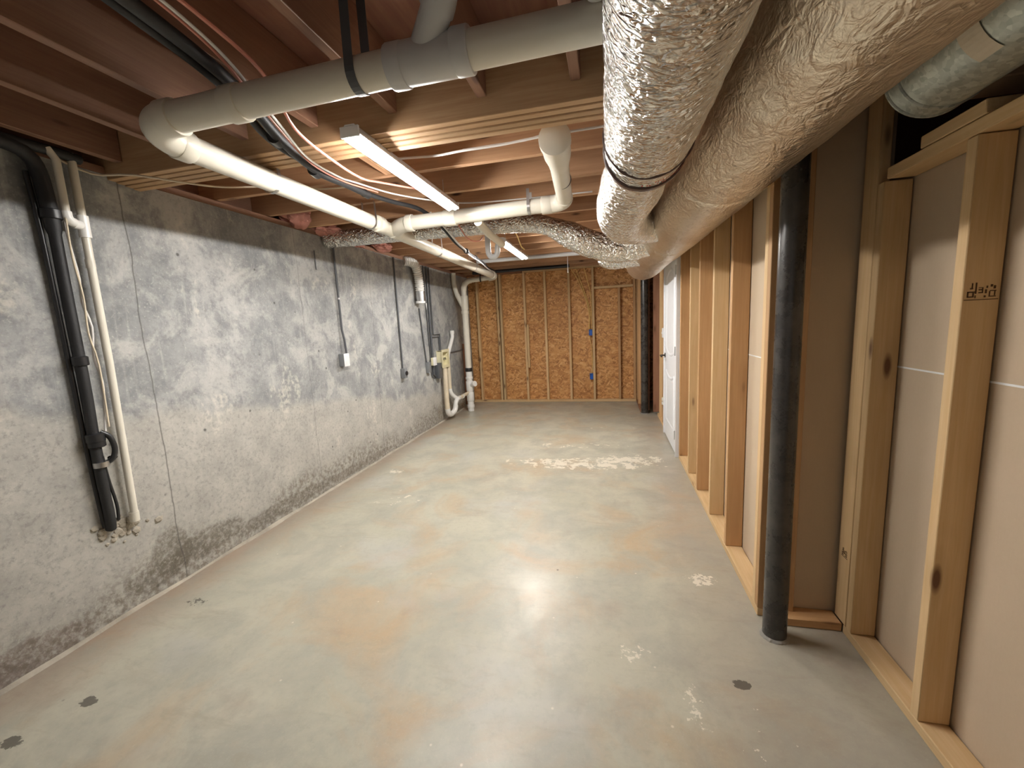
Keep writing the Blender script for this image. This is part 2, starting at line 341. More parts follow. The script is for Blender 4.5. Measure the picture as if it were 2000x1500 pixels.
# curb of crusted mortar along the wall foot
bm = bmesh.new(); 
pts = []
for i in range(220):
    y = -1+i*.0375; h = .006+.010*max(0, noise.noise(V((y*3, 2, 0)))+.35) ; d = .012+.022*max(0, noise.noise(V((y*2.3, 9, 0)))+.3)+.008*noise.noise(V((y*14, 3, 0)))
    pts.append((y, h, d))
prev = None
for y, h, d in pts:
    row = [bm.verts.new((-2.46, y, h*1.3)), bm.verts.new((-2.46+d*.45, y, h)), bm.verts.new((-2.46+d, y, .0005))]
    if prev:
        for k in range(2): bm.faces.new((prev[k], prev[k+1], row[k+1], row[k]))
    prev = row
o = new_obj('baseboard_left', bm, M_RUBBLE, None, True, recalc=False); o['kind'] = 'structure'; o['label'] = 'crusty mortar line where the concrete wall meets the floor'

# ------------------------------------------------------------------ lumber
def board(name, L, a, b, mat, bev=.0025, parent=None):
    """a board with its long axis on local X; L = axis letter, box corners a..b in world"""
    a = V(a); b = V(b); c = (a+b)/2; s = V((abs(b.x-a.x), abs(b.y-a.y), abs(b.z-a.z)))
    bm = bmesh.new()
    if L == 'X': dims, rot = (s.x, s.y, s.z), (0, 0, 0)
    elif L == 'Y': dims, rot = (s.y, s.x, s.z), (0, 0, math.pi/2)
    else: dims, rot = (s.z, s.y, s.x), (0, math.pi/2, 0)
    h = V(dims)/2; badd(bm, -h, h); bevel(bm, bev)
    o = new_obj(name, bm, mat, parent, True); o.location = c; o.rotation_euler = rot; return o
ZJ = 2.285; ZT = 2.519
# sill plate on the concrete wall
tag(board('sill_plate', 'Y', (-2.60, -3.0, 2.241), (-2.46, 1.717, 2.279), M_JOIST_DIM), 'dark sill plate on top of the concrete wall at its near end', 'sill plate')
tag(board('sill_plate', 'Y', (-2.60, 1.878, 2.241), (-2.46, 7.25, 2.279), M_JOIST_DIM), 'long dark sill plate on top of the concrete wall beyond the built-up beam', 'sill plate')
tag(board('rim_joist', 'Y', (-2.64, -3.0, 2.281), (-2.60, 7.25, ZT), M_JOIST_DIM), 'dark rim joist standing on the sill of the concrete wall', 'joist')
# near joists run away from the camera (Y)
names = {-2.36: 'dim-toned joist running away from the camera just above the concrete wall', -1.985: 'dim-toned joist running away from the camera, second in from the concrete wall',
         -1.60: 'joist running away from the camera that meets the pipe elbow', -1.235: 'joist beside the black tubing and pink wire bundle', -.86: 'joist crossing above the long bright underside of the thick drain pipe',
         -.475: 'joist ending just left of the grey branch pipe', -.11: 'joist right beside the foil flex duct', .27: 'joist hidden partly above the crinkled foil duct', .65: 'joist above the gap between the two foil ducts', 1.03: 'joist above the galvanized duct'}
for x, lab in names.items():
    tag(board('ceiling_joist', 'Y', (x-.019, -3.0, ZJ), (x+.019, 1.717, ZT), M_JOIST_DIM), lab, 'joist', 'near joists running away from the camera')
# built-up header
labs = ['nearest ply of the built-up beam across the ceiling', 'second ply of the built-up beam across the ceiling', 'third ply of the built-up beam across the ceiling', 'farthest rough-edged ply of the built-up beam']
for k, (y0, y1, zb) in enumerate(((1.72, 1.756, 2.218), (1.759, 1.795, 2.213), (1.799, 1.835, 2.209), (1.839, 1.875, 2.205))):
    b_ = board('beam_ply', 'X', (-2.62, y0, zb), (1.05, y1, ZT), M_HEAD); tag(b_, labs[k], 'beam', 'plies of the built-up beam')
# far joists run across (X)
jl = ['first cross joist beyond the built-up beam', 'cross joist over the near end of the nearer lamp, second beyond the beam', 'third cross joist beyond the beam, over the far end of the nearer lamp', 'fourth cross joist, just before the silver duct in the ceiling',
      'fifth cross joist, just behind the silver duct in the ceiling', 'sixth cross joist, over the near end of the farther lamp', 'seventh cross joist, over the farther lamp', 'eighth cross joist, over the farther lamp tubes', 'ninth cross joist, over the far end of the farther lamp', 'tenth cross joist, past the farther lamp', 'eleventh cross joist, near the far wall', 'twelfth cross joist, last before the far wall', 'thirteenth cross joist, against the far wall']
for k, y in enumerate((2.36, 2.78, 3.19, 3.60, 4.00, 4.40, 4.79, 5.19, 5.59, 5.99, 6.39, 6.80, 7.18)):
    z0 = ZJ if k != 3 else ZJ
    tag(board('ceiling_joist', 'X', (-2.60, y-.019, z0), (1.05, y+.019, ZT), M_JOIST), jl[k], 'joist', 'cross joists beyond the beam')
# blocking
for (x, y0, y1, lab) in ((-1.23, 1.865, 2.335, 'short block between the beam and the first cross joist'), (-1.52, 3.215, 3.575, 'short block above the white pipe wye')):
    tag(board('blocking', 'Y', (x-.019, y0, ZJ+.0), (x+.019, y1, ZT), M_JOIST), lab, 'blocking')

# right wall framing, X = .65 face
def stud(y, x0=.65, x1=.739, mat=M_STUD, z1=2.24, lab='', z0=.039, grp='studs of the right wall', th=.038):
    o = board('wall_stud', 'Z', (x0, y, z0), (x1, y+th, z1), mat); return tag(o, lab, 'stud', grp)
stud(1.962, lab='pine stud touching the near steel column, nearer of its pair', mat=M_STUD2); stud(2.005, x0=.652, lab='pine stud behind the near steel column, farther of its pair')
stud(2.514, lab='pine stud second along from the near steel column, wide brown side with one knot', mat=M_STUD2)
stud(2.923, lab='knotty pine stud third along from the near steel column', mat=M_STUD)
stud(3.349, lab='yellow pine stud fourth along from the near steel column', mat=M_STUD2)
stud(3.72, lab='pine stud second before the white door', mat=M_STUD)
stud(4.20, lab='brown pine stud directly beside the hinges of the white door', mat=M_STUD2)
stud(5.27, lab='pine stud directly beyond the white door, beside its handle', mat=M_STUD)
stud(5.56, lab='pine stud holding the far switch box beyond the white door', mat=M_STUD2)
stud(5.88, lab='pine stud beside the dark gap beyond the white door', mat=M_STUD)
tag(board('bottom_plate', 'Y', (.65, 1.962, .001), (.739, 4.24, .038), M_STUD), 'pale bottom plate on the floor from the near column to the white door', 'plate')
tag(board('bottom_plate', 'Y', (.65, 5.27, .001), (.739, 6.15, .038), M_STUD), 'bottom plate on the floor just beyond the white door', 'plate')
tag(board('top_plate', 'Y', (.65, 2.06, 2.2405), (.739, 6.15, 2.278), M_STUD), 'top plate over the right studs behind the large foil duct', 'plate')
# far right jog
stud(6.20, x0=.60, x1=.69, mat=M_STUDR, lab='reddish stud just right of the far steel column', grp='studs by the far steel column')
stud(6.32, x0=.47, x1=.56, mat=M_STUDR, lab='reddish stud behind the far steel column', grp='studs by the far steel column')
stud(6.80, x0=.43, x1=.519, mat=M_STUD2, lab='brown stud in the far right corner beside the strand board', grp='studs by the far steel column')
stud(7.16, x0=.43, x1=.519, mat=M_STUD2, lab='corner stud where the right framing meets the strand board', grp='studs by the far steel column')
tag(board('bottom_plate', 'Y', (.43, 6.37, .001), (.519, 7.20, .038), M_STUDR), 'short bottom plate in the far right corner', 'plate')
plane_box('wall_right_corner', (.521, 6.37, 0), (.53, 7.3, 2.52), M_DRY)
# recess: short return + near wall X=.97
tag(board('bottom_plate', 'X', (.741, 1.912, .001), (.968, 1.998, .038), M_STUD2), 'dark short bottom plate behind the foot of the near steel column', 'plate')
board_s = board('wall_stud', 'Z', (.760, 1.962, .039), (.798, 1.998, 2.24), M_STUD2); tag(board_s, 'thin edge of a stud just right of the near steel column', 'stud')
o = board('wall_stud', 'Z', (.97, 1.893, .039), (1.008, 1.981, 2.24), M_STUD); tag(o, 'recess corner stud turned flat, with a small ink stamp near its foot', 'stud', 'studs of the near recess')
corner_stud = o
stud(1.851, x0=.97, x1=1.058, mat=M_STUD, lab='right-hand recess corner stud with two knots, under the sloping top plate', grp='studs of the near recess', z1=1.842)
near_stud = stud(1.455, x0=.97, x1=1.058, mat=M_STUD, z1=1.842, lab='nearest pine stud with a dark ink stamp, in front of the seamed drywall', grp='studs of the near recess')
stud(1.03, x0=.97, x1=1.058, mat=M_STUD, z1=1.842, lab='pine stud at the right edge of the picture', grp='studs of the near recess')
tag(board('bottom_plate', 'Y', (.97, -1.2, .001), (1.058, 1.91, .038), M_STUD), 'pale bottom plate running out of the picture at lower right', 'plate')
tag(board('top_plate', 'Y', (.97, -1.2, 1.845), (1.058, 1.84, 1.883), M_STUD), 'lower top plate sloping across the upper right corner', 'plate')
tag(board('top_plate', 'Y', (.97, 1.44, 1.886), (1.058, 1.68, 1.924), M_STUD), 'short doubled plate piece lying on the lower top plate', 'plate')
tag(board('top_plate', 'Y', (1.03, -1.0, 1.886), (1.058, 1.43, 1.9), M_STUDR), 'dark strip on the lower top plate at the right edge', 'plate')
# far wall framing
fl = ['first from the white stack pipe', 'second from the stack pipe, left of a doubled pair', 'third from the stack pipe, right of a doubled pair', 'fourth, with the short scrap nailed on it', 'fifth, left of centre', 'sixth, at the centre right', 'seventh, carrying the blue boxes', 'eighth, the short one under the low header']
for x, lab, z1 in zip((-2.285, -1.915, -1.858, -1.43, -1.07, -.66, -.262, .16), fl, (2.26,)*7+(1.905,)):
    o = board('wall_stud', 'Z', (x-.019, 7.205, .039), (x+.019, 7.295, z1), M_STUD if z1 > 2 else M_STUD2); tag(o, 'far wall stud, '+lab, 'stud', 'studs of the far wall')
tag(board('wall_stud', 'Z', (.385, 7.205, .039), (.423, 7.295, 2.26), M_STUD2), 'far wall stud at the right-hand corner of the strand board', 'stud', 'studs of the far wall')
tag(board('bottom_plate', 'X', (-2.45, 7.205, .001), (.425, 7.295, .038), M_STUD), 'bottom plate along the foot of the strand board wall', 'plate')
tag(board('top_plate', 'X', (-1.45, 7.205, 2.262), (.425, 7.295, 2.30), M_STUD), 'top plate above the strand board wall, right part', 'plate')
tag(board('top_plate', 'X', (-2.45, 7.205, 2.262), (-1.46, 7.295, 2.30), M_STUDR), 'dark top plate above the strand board wall, left part', 'plate')
tag(board('low_header', 'X', (-.242, 7.205, 1.907), (.384, 7.295, 1.945), M_STUD), 'low horizontal header under the end of the foil duct on the far wall', 'plate')
tag(board('wood_scrap', 'Z', (-1.400, 7.165, .62), (-1.366, 7.203, 1.37), M_STUD), 'short pale wood scrap nailed beside a far wall stud', 'wood scrap')
# wood backing board behind the far left plumbing
tag(board('backing_board', 'Z', (-2.455, 6.75, .05), (-2.43, 6.95, 1.1), M_STUDR), 'reddish board on the concrete behind the white stack pipe', 'board')
# tan boxed board high at right
bx = thing('boxed_board', 'tan board box high at the upper right edge beside the galvanized duct', 'board', (1.01, 1.49, 1.99))
bm = bmesh.new(); badd(bm, (.0, .0, .0), (.25, .13, .16)); bevel(bm, .004); new_obj('panel', bm, M_CARD, bx, True)
bm = bmesh.new(); badd(bm, (.015, -.002, .06), (.035, -.0005, .125)); 
new_obj('label_strip', bm, M_TAPE, bx)

# stamps of ink on two studs (illegible grade marks)
def stamp(parent, cx, y, cz, w, h, seed, mirror=1):
    rnd = random.Random(seed); bm = bmesh.new(); u = w/12
    def q(x0, z0, x1, z1): badd(bm, (cx+x0, y-.0007, cz+z0), (cx+x1, y+.0005, cz+z1))
    q(-w/2, -h/2, w/2, -h/2+.0022)
    # boxes, bars and ring marks as on the stamped lumber
    q(-w*.42, -h*.36, -w*.22, -h*.30); q(-w*.42, -h*.12, -w*.20, -h*.06); q(-w*.42, -h*.36, -w*.38, -h*.06); q(-w*.26, -h*.3, -w*.22, -h*.12)
    q(-w*.34, h*.05, -w*.26, h*.12); q(-w*.30, h*.12, -w*.27, h*.36); q(-w*.19, -h*.18, -w*.15, h*.38); q(-w*.19, -h*.4, -w*.16, -h*.26)
    q(-w*.09, -h*.16, w*.04, -h*.10); q(-w*.09, -h*.02, w*.04, h*.04); q(w*.01, -h*.16, w*.04, h*.12); q(-w*.09, h*.1, w*.04, h*.13)
    q(w*.10, -h*.18, w*.15, h*.02); q(w*.13, h*.08, w*.17, h*.2); q(w*.08, -h*.38, w*.13, -h*.28)
    q(w*.22, -h*.36, w*.42, -h*.31); q(w*.24, -h*.08, w*.42, -h*.03); q(w*.22, -h*.33, w*.25, -h*.08); q(w*.37, -h*.3, w*.40, -h*.05); q(w*.25, h*.14, w*.31, h*.26); q(w*.34, h*.04, w*.40, h*.2)
    o = new_obj('grade_stamp', bm, M_INK); o.parent = parent; o.matrix_parent_inverse = parent_inv(parent); return o
def parent_inv(p):
    return (Matrix.Translation(p.location) @ p.rotation_euler.to_matrix().to_4x4()).inverted()
stamp(near_stud, 1.014, 1.4545, 1.43, .078, .055, 1)
so = stamp(corner_stud, 0, 0, 0, .045, .045, 2); so.matrix_parent_inverse = parent_inv(corner_stud) @ Matrix.Translation((.9695, 1.935, .36)) @ Matrix.Rotation(-math.pi/2, 4, 'Z')

def crinkle(amp, sc, along=1.0, seed=0.0, ridge=.0):
    def f(p, a, i):
        q = V((p.x*sc+seed, p.y*sc*along+seed, p.z*sc))
        v = noise.noise(q)*.6 + noise.noise(q*2.3)*.3
        v += (1-abs(noise.noise(q*3.1+V((9, 9, 9))))*2)*.25*ridge
        return v*amp
    return f
# ------------------------------------------------------------------ columns
def column(loc, r, h, lab):
    t_ = thing('steel_column', lab, 'column', loc)
    tube_obj('post', [(0, 0, .012), (0, 0, h)], r, M_COL, t_, 40)
    bm = bmesh.new(); sweep(bm, [(0, 0, 0), (0, 0, .006), (0, 0, .012)], [r*1.22, r*1.15, r*1.0], 40, True, crinkle(.12, 60)); new_obj('mortar_collar', bm, M_CONCR, t_)
    bm = bmesh.new(); badd(bm, (-r*1.5, -r*1.5, h), (r*1.5, r*1.5, h+.01)); new_obj('cap_plate', bm, M_COL, t_)
    return t_
column((.680, 1.84, 0), .046, 2.175, 'thick glossy black steel column in the right foreground')
c2 = column((.485, 6.27, 0), .050, 2.27, 'dark steel column in the far right corner by the strand board')

# ------------------------------------------------------------------ door
d = thing('door_1', 'white two-panel interior door with arched top panel in the right wall', 'door', (.632, 4.75, 0)); d['kind'] = 'structure'
del d['category']
W2 = .455
bm = bmesh.new(); badd(bm, (.0, -W2, .012), (.035, W2, 2.03)); bevel(bm, .002)
new_obj('door_slab', bm, M_DOOR, d, True)
def frame_ring(outline, w, depth, x):
    bm = bmesh.new(); n = len(outline); cx = sum(p[0] for p in outline)/n; cz = sum(p[1] for p in outline)/n
    rows = []
    for (off, xx) in ((0, x), (w*.35, x-depth), (w*.65, x-depth), (w, x)):
        r_ = []
        for i, (y, z) in enumerate(outline):
            p0 = V(outline[i-1]); p1 = V((y, z)); p2 = V(outline[(i+1) % n])
            e1 = (p1-p0).normalized(); e2 = (p2-p1).normalized(); nn = V((-(e1.y+e2.y), e1.x+e2.x)).normalized(); k = 1/max(.5, nn.dot(V((-e1.y, e1.x))))
            q = p1+nn*off*k; r_.append(bm.verts.new((xx, q.x, q.y)))
        rows.append(r_)
    for a_, b_ in zip(rows, rows[1:]):
        for i in range(n): bm.faces.new((a_[i], a_[(i+1) % n], b_[(i+1) % n], b_[i]))
    return bm
top = [(-.27, .98), (-.10, .93), (0, .92), (.10, .93), (.27, .98)]
o1 = [(-.27, 1.0)]; 
for i in range(0, 13):
    y = -.27+.54*i/12; o1.append((y, 1.02-.05*math.cos(math.pi*y/.54)))
o1 = o1[1:]
for i in range(0, 13):
    y = .27-.54*i/12; o1.append((y, 1.80+.10*math.cos(math.pi*y/.54)))
new_obj('panel_molding', frame_ring([(y_*1.15, z_) for y_, z_ in o1], .035, .008, .0), M_DOOR, d, True)
o2 = [(-.27, .20), (.27, .20)]
for i in range(0, 13):
    y = .27-.54*i/12; o2.append((y, .80-.05*math.cos(math.pi*y/.54)+.0))
new_obj('panel_molding', frame_ring([(y_*1.15, z_) for y_, z_ in o2], .035, .008, .0), M_DOOR, d, True)
for s in (-1, 1):
    bm = bmesh.new(); badd(bm, (-.012, s*(W2+.003), 0), (.135, s*(W2+.028), 2.055)); bevel(bm, .002); new_obj('jamb', bm, M_DOOR, d, True)
bm = bmesh.new(); badd(bm, (-.012, -W2-.027, 2.033), (.135, W2+.027, 2.056)); bevel(bm, .002); new_obj('head_jamb', bm, M_DOOR, d, True)
for z in (.22, 1.06, 1.83):
    h = tube_obj('hinge', [(-.014, -W2+.0, z-.045), (-.014, -W2+.0, z+.045)], .007, M_STEEL, d, 10)
    bm = bmesh.new(); badd(bm, (-.003, -W2, z-.045), (-.0005, -W2+.03, z+.045)); new_obj('leaf', bm, M_STEEL, h)
hd = tube_obj('door_handle', [(-.001, W2-.06, .95), (-.008, W2-.06, .95)], .028, M_DARK, d, 20)
tube_obj('lever', [(-.008, W2-.06, .95), (-.045, W2-.06, .95), (-.055, W2-.075, .95), (-.055, W2-.17, .945)], .009, M_DARK, hd, 10)
# switch box and receptacle past the door
sb = thing('switch_box', 'white switch in a dark box on the stud beyond the door', 'switch', (.64, 5.42, 1.2))
bm = bmesh.new(); badd(bm, (0.004, -.035, -.06), (.06, .035, .06)); bevel(bm, .003); new_obj('box', bm, M_BLUE, sb, True)
bm = bmesh.new(); badd(bm, (-.012, -.034, -.058), (.002, .034, .058)); bevel(bm, .003); new_obj('switch_plate', bm, M_WHITE, sb, True)
bm = bmesh.new(); badd(bm, (-.020, -.006, -.012), (-.010, .006, .012)); new_obj('toggle', bm, M_WHITE, sb, True)
sb = thing('power_outlet', 'white duplex outlet low on the stud beyond the door', 'outlet', (.64, 5.47, .34))
bm = bmesh.new(); badd(bm, (0.004, -.03, -.05), (.06, .03, .05)); bevel(bm, .003); new_obj('box', bm, M_CREAMP, sb, True)
bm = bmesh.new()
for z in (-.025, .025): badd(bm, (-.008, -.018, z-.018), (.003, .018, z+.018))
new_obj('receptacle', bm, M_WHITE, sb, True)

# ------------------------------------------------------------------ lamps
def lamp(x, y0, y1, z, lab):
    t_ = thing('shop_light', lab, 'lamp', (x, (y0+y1)/2, z)); L = (y1-y0)/2
    bm = bmesh.new()   # folded channel housing with sloping sides
    prof = [(.7*a_, b_) for a_, b_ in [(-.062, -.002), (-.060, .006), (-.030, .040), (.030, .040), (.060, .006), (.062, -.002), (.055, -.002), (.028, .030), (-.028, .030), (-.055, -.002)]]
    rows = [[bm.verts.new((px, yy, pz)) for px, pz in prof] for yy in (-L, L)]
    n = len(prof)
    for i in range(n): bm.faces.new((rows[0][i], rows[0][(i+1) % n], rows[1][(i+1) % n], rows[1][i]))
    bm.faces.new(rows[0]); bm.faces.new(rows[1][::-1])
    new_obj('housing', bm, M_WHITE, t_)
    for s in (-1, 1):
        bm = bmesh.new(); badd(bm, (-.042, s*(L-.004), -.010), (.042, s*(L+.006), .032)); bevel(bm, .002); new_obj('end_cap', bm, M_WHITE, t_)
        tube_obj('lamp_tube', [(s*.020, -L+.012, -.006), (s*.020, L-.012, -.006)], .0135, M_EMIT, t_, 16)
        tube_obj('hanging_chain', [(0, s*(L-.15), .040), (0, s*(L-.15), ZJ-z+.02)], .002, M_STEEL, t_, 6)
    return t_
lamp(-.995, 1.60, 2.73, 2.175, 'bright twin-tube shop light hanging nearest, under the beam')
lamp(-.985, 3.98, 5.08, 2.175, 'bright twin-tube shop light hanging farther away')

# ------------------------------------------------------------------ drain piping
dp = thing('drain_piping', 'long white and cream drain piping under the joists, ending in the far left stack', 'pipe', (-1.59, 1.27, 2.15))
INV = Matrix.Translation(-V((-1.59, 1.27, 2.15)))
def adopt(o, p=dp, inv=INV):
    o.parent = p; o.matrix_parent_inverse = inv; return o
def ptube(name, pts, r, mat=M_PVC, n=28): return adopt(tube_obj(name, pts, r, mat, None, n))
def collar(p, dirv, r, w=.05, mat=M_PVC, name='coupling'):
    p = V(p); d_ = V(dirv).normalized(); h = w/2
    pts = [p-d_*h, p-d_*(h-.004), p+d_*(h-.004), p+d_*h]
    bm = bmesh.new(); sweep(bm, pts, [r*.97, r, r, r*.97], 28, True); return adopt(new_obj(name, bm, mat, None, True))
r4 = .050
XA = V((-1.52, 1.27, 2.165)); XB = V((-.50, 1.27, 2.182)); XC = V((.10, 1.27, 2.19))
ptube('pipe', [XA, (-.86, 1.27, 2.176), XB, XC], r4)
ptube('elbow', arc((.08, 1.27, 2.19), (.175, 1.27, 2.19), (.18, 1.27, 2.29), 8), r4*1.12); ptube('rising_pipe', [(.18, 1.27, 2.27), (.18, 1.27, 2.519)], r4)
# elbow 90 at left end
E0 = V((-1.49, 1.27, 2.165)); EC = V((-1.595, 1.27, 2.155)); E1 = V((-1.597, 1.385, 2.145))
ptube('elbow', arc(E0, EC, E1, 12), r4*1.12); collar((-1.475, 1.27, 2.166), (1, 0, 0), r4*1.17, .06); collar((-1.598, 1.40, 2.144), (0, 1, 0), r4*1.17, .06)
collar((-1.20, 1.27, 2.17), (1, 0, 0), r4*1.13, .06)
Y0 = V((-1.60, 1.36, 2.145)); Y1 = V((-1.632, 2.95, 2.16)); Y2 = V((-1.69, 6.22, 2.13))
ptube('pipe', [Y0, Y1], r4); ptube('pipe', [Y1, Y2], r4)
collar((-1.622, 3.12, 2.158), (0, 1, 0), r4*1.15, .12, name='wye'); collar((-1.616, 2.86, 2.158), (0, 1, 0), r4*1.16, .07)
# sweep of the wye to the right branch
ptube('wye_branch', arc((-1.63, 3.25, 2.158), (-1.63, 3.02, 2.163), (-1.44, 2.97, 2.17), 12), r4*1.1)
collar((-1.42, 2.965, 2.17), (1, 0, 0), r4*1.2, .05)
Bq = V((-.30, 2.94, 2.185)); ptube('branch_pipe', [(-1.42, 2.965, 2.17), (-.32, 2.94, 2.185)], r4)
collar((-1.10, 2.957, 2.173), (1, 0, 0), r4*1.14, .09); collar((-.40, 2.942, 2.183), (1, 0, 0), r4*1.15, .07)
ptube('elbow', arc((-.37, 2.941, 2.184), (-.275, 2.94, 2.186), (-.272, 2.84, 2.19), 10), r4*1.12)
ptube('branch_pipe', [(-.272, 2.86, 2.19), (-.235, 2.20, 2.20)], r4)
bm = bmesh.new(); sweep(bm, [(-.24, 2.28, 2.199), (-.237, 2.24, 2.2), (-.232, 2.14, 2.2), (-.226, 2.02, 2.2), (-.226, 2.015, 2.2), (-.224, 1.97, 2.2), (-.224, 1.965, 2.2)], [r4*1.05, r4*1.1, .066, .066, .072, .072, .06], 28)
adopt(new_obj('cleanout', bm, M_PVC, None, True)); collar((-.25, 2.52, 2.197), (.03, -1, 0), r4*1.04, .012, M_GREYC, 'clamp_band')
# grey wye and rising branch on the near pipe
collar((-.50, 1.27, 2.182), (1, 0, 0), r4*1.16, .23, M_PVCG, 'wye'); collar((-.40, 1.27, 2.184), (1, 0, 0), r4*1.22, .05, M_PVCG); collar((-.605, 1.27, 2.18), (1, 0, 0), r4*1.22, .05, M_PVCG)
ptube('wye_branch', [(-.53, 1.27, 2.19), (-.44, 1.20, 2.27)], r4*.86, M_PVCG)
ptube('wye_branch', arc((-.45, 1.208, 2.262), (-.405, 1.17, 2.30), (-.395, 1.12, 2.40), 10), r4*.95, M_PVCG)
ptube('rising_pipe', [(-.395, 1.125, 2.39), (-.39, 1.09, 2.519)], r4*.85, M_PVCG)
ptube('rising_pipe', [(-.02, 1.15, 2.519), (-.02, 1.2, 2.2)], .022, M_PVCW)
# far end: elbow, cross run to the stack, stack
ptube('elbow', arc((-1.69, 6.20, 2.13), (-1.692, 6.33, 2.128), (-1.80, 6.36, 2.125), 10), r4*1.1); collar((-1.688, 6.14, 2.13), (0, 1, 0), r4*1.16, .06)
ptube('cross_pipe', [(-1.78, 6.355, 2.125), (-2.16, 6.44, 2.11)], r4*.8)
ptube('elbow', arc((-2.12, 6.432, 2.112), (-2.262, 6.455, 2.10), (-2.262, 6.46, 1.96), 12), r4*.92)
SX, SY = -2.262, 6.46
ptube('stack_pipe', [(SX, SY, 1.98), (SX, SY, 1.86)], r4*.8); ptube('stack_pipe', [(SX, SY, 1.87), (SX, SY, .66)], r4)
collar((SX, SY, 1.77), (0, 0, 1), r4*1.16, .22, name='wye'); collar((SX, SY, 1.62), (0, 0, 1), r4*1.2, .05)
ptube('wye_branch', [(SX, SY, 1.66), (-2.36, 6.44, 1.88), (-2.375, 6.44, 1.91)], r4*.78); ptube('vent_pipe', arc((-2.37, 6.44, 1.90), (-2.405, 6.43, 2.0), (-2.41, 6.43, 2.10), 8)+[V((-2.41, 6.43, 2.24))], r4*.74)
collar((SX, SY, .69), (0, 0, 1), r4*1.18, .06, M_BLKG, 'rubber_coupling')
ptube('stack_pipe', [(SX, SY, .66), (SX, SY, .0)], r4*1.02, M_PVCW)
for z, w_ in ((.42, .16), (.24, .14), (.08, .05), (.55, .04)): collar((SX, SY, z), (0, 0, 1), r4*1.2, w_, M_PVCW, 'fitting')
ptube('cleanout', [(SX, SY, .42), (SX+.10, SY-.05, .46)], r4*.8, M_PVCW); collar((SX+.10, SY-.05, .46), (1, -.5, .3), r4*.95, .03, M_PVCW, 'cleanout_plug')
# straps
def strap(p, dirv, top, mat=M_STEEL, w=.02):
    """perforated hanger strap looped under a pipe and nailed to wood above"""
    p = V(p); d_ = V(dirv).normalized(); side = d_.cross(V((0, 0, 1))).normalized(); r = r4*1.03
    bm = bmesh.new(); line = [p+side*r*.9+V((0, 0, top-p.z))]
    for i in range(13):
        a = -math.pi*i/12; line.append(p+side*r*math.cos(a)+V((0, 0, r*math.sin(a))))
    line.append(p-side*r*.9+V((0, 0, top-p.z))); prev = None
    for q in line:
        out = (q-p); out.z = out.z if abs(out.z) < r*1.2 else 0; out = out.normalized()*.0015
        row = [bm.verts.new(q-d_*w/2), bm.verts.new(q+d_*w/2), bm.verts.new(q+d_*w/2+out), bm.verts.new(q-d_*w/2+out)]
        if prev:
            for k in range(4): bm.faces.new((prev[k], prev[(k+1) % 4], row[(k+1) % 4], row[k]))
        prev = row
    return adopt(new_obj('hanger_strap', bm, mat))
strap((-.74, 1.27, 2.178), (1, 0, 0), 2.51, M_GREYC, .03)
strap((-1.617, 1.86, 2.148), (0, 1, 0), 2.29); strap((-1.628, 2.76, 2.157), (0, 1, 0), 2.29)
strap((-.52, 2.944, 2.183), (1, 0, 0), 2.29); strap((-1.652, 4.01, 2.149), (0, 1, 0), 2.29); strap((-1.672, 5.2, 2.14), (0, 1, 0), 2.29)
strap((-1.95, 6.39, 2.12), (1, .2, 0), 2.29, M_DARK)

# cream laundry drain low at the far left
ld = thing('laundry_drain', 'cream and white standpipe with elbows low on the far left wall', 'pipe', (-2.37, 5.8, 0))
INV2 = Matrix.Translation(-V((-2.37, 5.8, 0)))
def lt(name, pts, r, mat): return adopt(tube_obj(name, pts, r, mat, None, 18), ld, INV2)
lt('standpipe', [(-2.375, 5.72, .80), (-2.375, 5.72, .17)], .036, M_PVCO)
lt('elbow', arc((-2.375, 5.72, .19), (-2.372, 5.73, .07), (-2.355, 5.84, .09), 10)+arc((-2.354, 5.85, .095), (-2.33, 5.93, .11), (-2.33, 5.94, .2), 8), .040, M_PVCW)
lt('elbow', arc((-2.33, 5.94, .19), (-2.33, 5.95, .27), (-2.32, 6.04, .285), 8), .034, M_PVCW)
lt('pipe', [(-2.32, 6.02, .285), (-2.28, 6.42, .31)], .026, M_PVCO)
for y in (6.08, 6.2, 6.40): lt('coupling', [(-2.32+.1*(y-6.02), y-.02, .288), (-2.32+.1*(y-6.02), y+.02, .290)], .033, M_PVCW)
lt('standpipe', [(-2.40, 5.93, .86), (-2.40, 5.93, .42)], .029, M_PVCO)
lt('wye', arc((-2.40, 5.93, .46), (-2.40, 5.93, .36), (-2.33, 6.03, .29), 8), .033, M_PVCW)
lt('bent_pipe', [(-2.40, 5.93, .84), (-2.40, 5.93, .93), (-2.405, 5.96, .99), (-2.42, 6.2, 1.20), (-2.42, 6.23, 1.24), (-2.42, 6.23, 1.33)], .030, M_PVCW)
lt('coupling', [(-2.42, 6.23, 1.29), (-2.42, 6.23, 1.34)], .036, M_PVCW)

